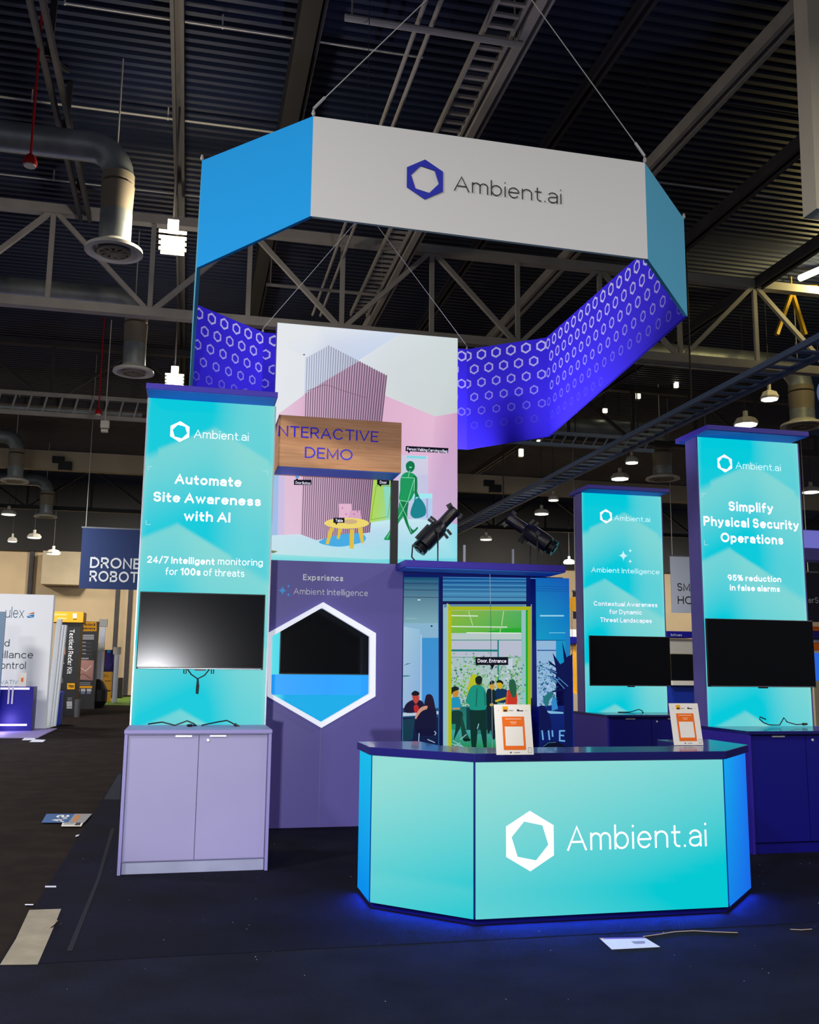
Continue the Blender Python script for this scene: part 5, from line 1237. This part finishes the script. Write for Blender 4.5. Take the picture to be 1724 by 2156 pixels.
for px in (75, 107): p = atY(*z6(px, 1530), yc); MB().box(p.x-0.02, p.x+0.02, yc-0.04, yc, p.z-0.22, p.z+0.22).build('handle', M['steelhandle'], t)
p0 = atY(*z6(150, 1440), yc+0.2); p1 = atY(*z6(225, 1345), yc+0.2)
t = thing('placard', (p0.x, yc+0.2, ca.z), 'tiny placard with an orange sheet on the navy cabinet of the white booth', 'placard')
MB().box(p0.x, p1.x, yc+0.2, yc+0.22, ca.z, p1.z).build('card', M['card'], t)
MB().box(p0.x+0.07, p1.x-0.07, yc+0.195, yc+0.2, ca.z+0.12, p1.z-0.12).build('printed_sheet', M['orange'], t)
p = atY(*z6(15, 1450), 25.9); p1 = atY(*z6(30, 830), 25.9)
MB().box(p.x-0.35, p1.x+0.05, 25.9, 26.0, 0.02, p1.z).build('display_stand', mat('blue_grey_panel', rgb(120, 150, 180), 0.4), tags=('blue-grey upright display panel cut off by the left edge', 'display stand'))
# white panels leaning on the booth end
for i, (xa_, lab) in enumerate(((430, 'white wall panel stacked at the booth end, first from the white wall'), (452, 'white wall panel stacked at the booth end, second from the white wall'), (476, 'thin white wall panel stacked at the booth end, nearest the radar tower'))):
    p = atY(*z6(xa_, 1500), yn+0.5+0.35*i); p2 = atY(*z6(xa_, 890 if i == 0 else 940), yn+0.5+0.35*i)
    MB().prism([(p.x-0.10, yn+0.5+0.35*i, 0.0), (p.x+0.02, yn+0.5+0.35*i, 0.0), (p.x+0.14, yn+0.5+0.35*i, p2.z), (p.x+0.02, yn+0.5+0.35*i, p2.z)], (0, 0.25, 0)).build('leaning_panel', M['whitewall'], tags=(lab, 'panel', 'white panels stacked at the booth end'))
a = atY(*z6(455, 1790), 28.7); b = atY(*z6(515, 1505), 28.7)
t = thing('storage_bin', ((a.x+b.x)/2, 28.7, 0), 'upright blue bin on the floor beside the stacked white panels', 'bin')
MB().box(a.x, b.x, 28.7, 29.3, 0, b.z-0.08).build('body', M['bluebox'], t, bevel=0.03)
MB().box(a.x-0.02, b.x+0.02, 28.66, 29.34, b.z-0.08, b.z).build('lid', M['bluebox'], t)
# black and yellow radar stand
yr_ = 34.0
xa, xb = atY(*z6(492, 1300), yr_).x, atY(*z6(655, 1300), yr_).x; zt2 = atY(*z6(600, 920), yr_).z; zt3 = atY(*z6(600, 832), yr_).z
t = thing('exhibit_tower', ((xa+xb)/2, yr_, 0), 'tall black exhibit tower with a yellow header and vertical white lettering', 'exhibit tower')
MB().box(xa, xb, yr_, yr_+0.9, 0, zt2).build('tower_body', M['blackpanel'], t)
MB().box(xa-0.55, xb+0.08, yr_-0.1, yr_+0.9, zt2, zt3).build('header', M['yellow'], t)
pl = YP(yr_)
q0 = pl.uv(*z6(607, 978)); q1 = pl.uv(*z6(597, 1352))
pv = PL((q0[0]-0.02, yr_, q0[1]), (0, 0, -1), (1, 0, 0))
vs, fs = text_mesh('Tactical Radar Kit', 0.16); a = max(v[0] for v in vs); Lt = q0[1]-q1[1]
MB().add([pv.w(x/a*Lt, (y-0.36)*0.15, 0.004) for x, y in vs], fs).build('lettering', M['whitetext'], t)
g = GR(pl, z6, 0.003); g.rect(565, 1432, 628, 1482, rgb(240, 170, 10)); g.rect(505, 1065, 553, 1080, rgb(140, 140, 150)); g.rect(503, 1125, 550, 1190, rgb(190, 110, 80)); g.ell(537, 970, 10, 8, rgb(200, 200, 210)); g.rect(515, 983, 555, 988, rgb(160, 160, 170)); g.line([(505, 1265), (520, 1255), (540, 1265)], 6, rgb(170, 170, 180)); g.rect(490, 1390, 530, 1430, rgb(90, 90, 96))
for yv in (1553, 1568): g.rect(567, yv, 605, yv+7, rgb(130, 130, 140))
for yv in (1585, 1600, 1615, 1632): g.rect(560, yv, 606, yv+12, rgb(190, 190, 196))
g.mb.build('printed_graphics', M['print'], t)
T(t, 'TRK', pl, z6, 572, 1468, 622, 24, M['ink'], 0.2, k=0.012)
ph = YP(yr_-0.1); g = GR(ph, z6, 0.003); g.rect(612, 845, 645, 885, rgb(244, 236, 220)); g.rect(615, 890, 645, 897, rgb(90, 70, 20)); g.rect(450, 848, 560, 862, rgb(255, 200, 120)); g.rect(480, 880, 560, 894, rgb(255, 200, 120)); g.mb.build('header_graphics', M['print'], t)
yp = 39.5; pl = YP(yp)
xa, xb = atY(*z6(645, 1300), yp).x, atY(*z6(808, 1300), yp).x; ztp = atY(*z6(740, 912), yp).z
t = thing('exhibit_stand', ((xa+xb)/2, yp, 0), 'black exhibit panel with a yellow heading and a pinkish picture', 'exhibit panel')
MB().box(xa, xb, yp, yp+0.3, 0, ztp).build('panel_body', M['blackpanel'], t)
g = GR(pl, z6, 0.003); g.rect(665, 915, 812, 994, rgb(240, 165, 20)); g.poly([(650, 1235), (790, 1240), (780, 1408), (640, 1400)], [rgb(206, 150, 140), rgb(190, 140, 130), rgb(150, 110, 106), rgb(176, 130, 120)])
for yv in (1025, 1040, 1055): g.rect(680, yv, 790, yv+8, rgb(210, 210, 216))
for yv in (1085, 1115, 1147, 1178): g.rect(675, yv, 684, yv+9, rgb(220, 220, 226)); g.rect(692, yv, 722, yv+6, rgb(190, 190, 196)); g.rect(692, yv+10, 770, yv+13, rgb(110, 110, 116))
g.rect(650, 1218, 745, 1230, rgb(170, 170, 176)); g.rect(630, 1455, 775, 1472, rgb(240, 165, 20)); g.line([(660, 1290), (720, 1330), (770, 1280)], 5, rgb(240, 220, 210)); g.line([(665, 1370), (700, 1350), (760, 1390)], 5, rgb(90, 70, 66))
for yv in (1425, 1440): g.rect(635, yv, 760, yv+6, rgb(150, 150, 156))
for x in (632, 680, 730): g.rect(x, 1478, x+38, 1500, rgb(190, 190, 196)); g.rect(x, 1504, x+34, 1520, rgb(120, 130, 160))
g.mb.build('printed_graphics', M['print'], t)
T(t, 'Detection &', pl, z6, 675, 948, 800, 24, M['ink'], 0.2, k=0.012); T(t, 'Deterrence', pl, z6, 682, 980, 800, 24, M['ink'], 0.2, k=0.012)
a = atZ(*z6(610, 1670), 0); b = atZ(*z6(680, 1670), 0)
t = thing('waste_bin', ((a.x+b.x)/2, 33.2, 0), 'grey waste bin at the foot of the radar tower', 'bin')
a = atY(*z6(618, 1670), 33.2); b = atY(*z6(680, 1570), 33.2); rr = (b.x-a.x)/2
MB().lathe([(rr*0.85, 0), (rr, b.z), (rr*0.9, b.z), (rr*0.8, b.z-0.05)], ((a.x+b.x)/2, 33.3, 0), n=14).build('bin_body', mat('grey_plastic', rgb(90, 92, 96), 0.6), t)
p = atY(*z6(810, 1540), 41); MB().lathe([(0.28, 0), (0.42, 0.25), (0.42, 0.7), (0.25, 1.0), (0.1, 1.1)], (p.x, 41, 0), n=14).build('covered_stand', M['blackpanel'], tags=('rounded black covered item beside the black exhibit panel', 'equipment'))
for px, y0_, y1_, yy, lab in ((833, 915, 1495, 43, 'silver upright pole with a square head beside the black exhibit panel'), (818, 1120, 1500, 42, 'shorter silver pole in front of the tall silver pole'), (962, 1150, 1550, 46, 'silver pole at the right side of the purple poster')):
    a = atY(*z6(px, y1_), yy); b = atY(*z6(px, y0_), yy)
    t = thing('exhibit_pole', (a.x, yy, 0), lab, 'pole')
    MB().box(a.x-0.10, a.x+0.10, yy, yy+0.2, 0, b.z).build('pole_shaft', M['alu'], t)
    MB().box(a.x-0.17, a.x+0.17, yy-0.05, yy+0.2, b.z-0.2, b.z+0.12).build('pole_head', M['white'], t)
yq = 47.0; pl = YP(yq)
a = atY(*z6(845, 1525), yq); b = atY(*z6(955, 1150), yq)
t = thing('poster_board', ((a.x+b.x)/2, yq, 0), 'purple poster board with a yellow lower half beyond the turf', 'poster')
MB().box(a.x, b.x, yq, yq+0.15, 0, b.z).build('board', M['yellow'], t)
g = GR(pl, z6, 0.003); g.rect(850, 1152, 955, 1335, rgb(40, 30, 90)); g.blob([(870, 1180), (940, 1170), (950, 1260), (900, 1320), (865, 1260)], rgb(60, 50, 130)); g.ell(915, 1165, 16, 12, rgb(20, 150, 220)); g.rect(880, 1410, 930, 1416, rgb(120, 80, 10)); g.rect(880, 1490, 930, 1500, rgb(60, 40, 10))
g.mb.build('printed_graphics', M['print'], t); T(t, 'ARA', pl, z6, 852, 1382, 912, 26, mat('brown_ink', rgb(130, 90, 20), 0.6), 0.12, k=0.01)
a = atY(*z6(842, 1125), 45); b = atY(*z6(870, 940), 45)
MB().box(a.x, b.x, 45, 45.1, a.z, b.z).box(a.x+0.1, a.x+0.2, 45.02, 45.1, 0, a.z).build('banner_flag', M['yellow'], tags=('narrow yellow flag banner right of the tall silver pole', 'banner'))
a = atY(*z6(985, 1535), 52); b = atY(*z6(1030, 1385), 52)
MB().box(a.x, b.x, 52, 52.8, 0, b.z).build('equipment_case', M['blackpanel'], tags=('black equipment case standing at the far end of the turf', 'case'), bevel=0.03)
q = floorpoly([(770, 1615), (1090, 1620), (1100, 1546), (850, 1566)], 0.0, z6)
MB().prism([(v.x, v.y, 0) for v in q][::1] if (q[1]-q[0]).cross(q[2]-q[0]).z > 0 else [(v.x, v.y, 0) for v in q][::-1], (0, 0, 0.012)).build('turf_mat', M['turf'], tags=('green artificial turf floor far down the aisle at left', 'turf'))

# hanging banners --------------------------------------------------------
def banner(zf, x0, yt, x1, yb, y, m, lines, tm, label, w=0.13, name='hanging_banner'):
    pl = YP(y); u0, v1 = pl.uv(*zf(x0, yt)); u1, v0 = pl.uv(*zf(x1, yb))
    u0b, _ = pl.uv(*zf(x0, (yt+yb)/2))
    t = thing(name, ((u0+u1)/2, y, v0), label, 'banner')
    MB().box(u0, u1, y, y+0.03, v0, v1).build('fabric', m, t)
    MB().tube([(u0-0.03, y+0.015, v1), (u1+0.03, y+0.015, v1)], 0.03, 8).build('hem_pole', M['alu'], t)
    for u in (u0+0.1, u1-0.1): MB().tube([(u, y+0.015, v1), (u, y+0.015, 12)], 0.012, 5).build('hanging_wire', M['wire'], t)
    for s_, lx0, lyb, lx1, cap in lines: T(t, s_, pl, zf, lx0, lyb, lx1, cap, tm, w, k=0.006)
    return t
banner(z3, 500, 1178, 1000, 1562, 33, M['navyfab'], [('DRONES', 543, 1424, 905, 66), ('ROBOTICS', 540, 1506, 965, 66)], M['silvertext'], 'navy hanging banner with silver capitals behind the left light tower', 0.17)
banner(z1, 637, 857, 900, 1195, 33, M['palefab'], [('SMART', 680, 1062, 868, 46), ('HOME', 682, 1138, 850, 46)], M['ink'], 'pale hanging banner with black capitals between the two right light towers', 0.13)
t = thing('hanging_banner', atY(1700, 915, 24), 'navy hanging sign with part of a pale ring at the right edge', 'banner')
a = atY(1692, 915, 24); b = atY(1760, 748, 24)
MB().box(a.x, b.x+1.2, 24, 24.3, a.z, b.z).build('fabric', M['navyfab'], t)
for x in (a.x+0.2, b.x+1.0): MB().tube([(x, 24.15, b.z), (x, 24.15, 12)], 0.015, 5).build('hanging_wire', M['wire'], t)
pl = YP(24); cu, cv = pl.uv(1752, 830); mb = MB(); n = 36
vs = [pl.w(cu+r_*math.cos(2*math.pi*i/n), cv+r_*math.sin(2*math.pi*i/n), 0.006) for r_ in (0.52, 0.36) for i in range(n)]
mb.add(vs, [(i, (i+1) % n, n+(i+1) % n, n+i) for i in range(n)]).build('ring_logo', mat('pale_blue_glow', rgb(150, 180, 220), 0.6, emit=rgb(60, 90, 140), es=0.5), t)  # weak emission added to brighten the printed ring
t = banner(z1, 72, 1062, 104, 1225, 34, M['blackpanel'], [], M['ink'], 'small black hanging sign with a yellow disc left of the middle light tower')
pl = YP(34); u, v = pl.uv(*z1(84, 1140)); MB().lathe([(0.28, 0), (0.28, 0.02)], (u, 33.99, v), (0, -1, 0), 20).build('disc', M['yellow'], t)

# booths seen between and beside the right-hand towers -----------------------
def kiosk(name, zf, y, rows, label, texts=(), cat='booth'):
    """rows: (part, x0, ytop, x1, ybot, material, depth)"""
    pl = YP(y); lo = min(pl.uv(*zf(r[1], r[4]))[1] for r in rows); xm = pl.uv(*zf(rows[0][1], rows[0][2]))[0]
    t = thing(name, (xm, y, 0), label, cat)
    for (nm, x0, yt, x1, yb, m, dp) in rows:
        u0, v1 = pl.uv(*zf(x0, yt)); u1, v0 = pl.uv(*zf(x1, yb))
        if nm == 'base': v0 = 0.0
        MB().box(u0, u1, y-dp, y+0.5, v0, v1).build(nm, m, t)
    for s_, x0, yb, x1, cap, m, dp in texts: T(t, s_, PL((0, y-dp, 0)), zf, x0, yb, x1, cap, m, 0.14, k=0.01)
    return t
kiosk('yellow_booth', z1, 30.0, [('header', 22, 1330, 130, 1370, M['navy'], 0.15), ('poster', 28, 1370, 95, 1660, M['yellow'], 0.0), ('sign_card', 42, 1285, 130, 1330, M['white'], 0.0), ('base', 20, 1660, 130, 1760, M['beam'], 0.25)],
      'yellow poster booth glimpsed between the mural wall and the middle tower')
kiosk('software_booth', z1, 28.0, [('header', 600, 1297, 770, 1337, M['navy'], 0.2), ('shelf_panel', 630, 1340, 800, 1430, M['white'], 0.05), ('screen', 640, 1430, 800, 1585, M['screen'], 0.02), ('ledge', 635, 1585, 800, 1612, M['white'], 0.2), ('base', 620, 1612, 800, 1720, M['bluebox'], 0.0)],
      'blue and white software booth glimpsed between the two right light towers', [('Software', 640, 1325, 706, 14, M['silvertext'], 0.2)])
z5 = lambda x, y: (1400+x/4.145, 1120+y/4.145)
kiosk('orange_booth', z5, 27.0, [('header', 1255, 868, 1500, 935, M['navy'], 0.2), ('top_band', 1262, 825, 1500, 868, M['orange'], 0.1), ('lower_band', 1275, 968, 1500, 1035, M['orange'], 0.1), ('upper_panel', 1270, 935, 1500, 968, M['palefab'], 0.0), ('screen', 1285, 1055, 1500, 1300, mat('blue_screen', (0, 0, 0), 0.2, emit=rgb(40, 110, 240), es=0.8), 0.05), ('base', 1280, 1300, 1500, 1620, M['beam'], 0.1)],
      'orange and navy booth with a blue screen at the right edge behind the tall tower')
t = thing('overhead_fascia', atY(1710, 1180, 20), 'violet-lit overhead booth fascia at the right edge beside the tall tower', 'booth fascia')
a = atY(1690, 1178, 20); b = atY(1760, 1118, 20)
MB().box(a.x, b.x+1, 20, 20.5, a.z, b.z).build('fascia_box', M['indigo'], t)
MB().box(a.x, b.x+1, 19.98, 20.0, a.z+0.28, b.z-0.02).build('light_band', mat('violet_band', rgb(150, 150, 230), 0.5, emit=rgb(110, 110, 210), es=0.6), t)
for x in (a.x+0.1, b.x+0.8): MB().box(x, x+0.1, 20.2, 20.3, 0, a.z).build('post', M['dsteel'], t)
banner(z5, 1225, 350, 1500, 790, 26, mat('midnight_banner', rgb(14, 18, 44), 0.7), [('erS', 1250, 620, 1335, 52)], M['silvertext'], 'midnight-blue hanging banner with pale letters at the right edge', 0.12)
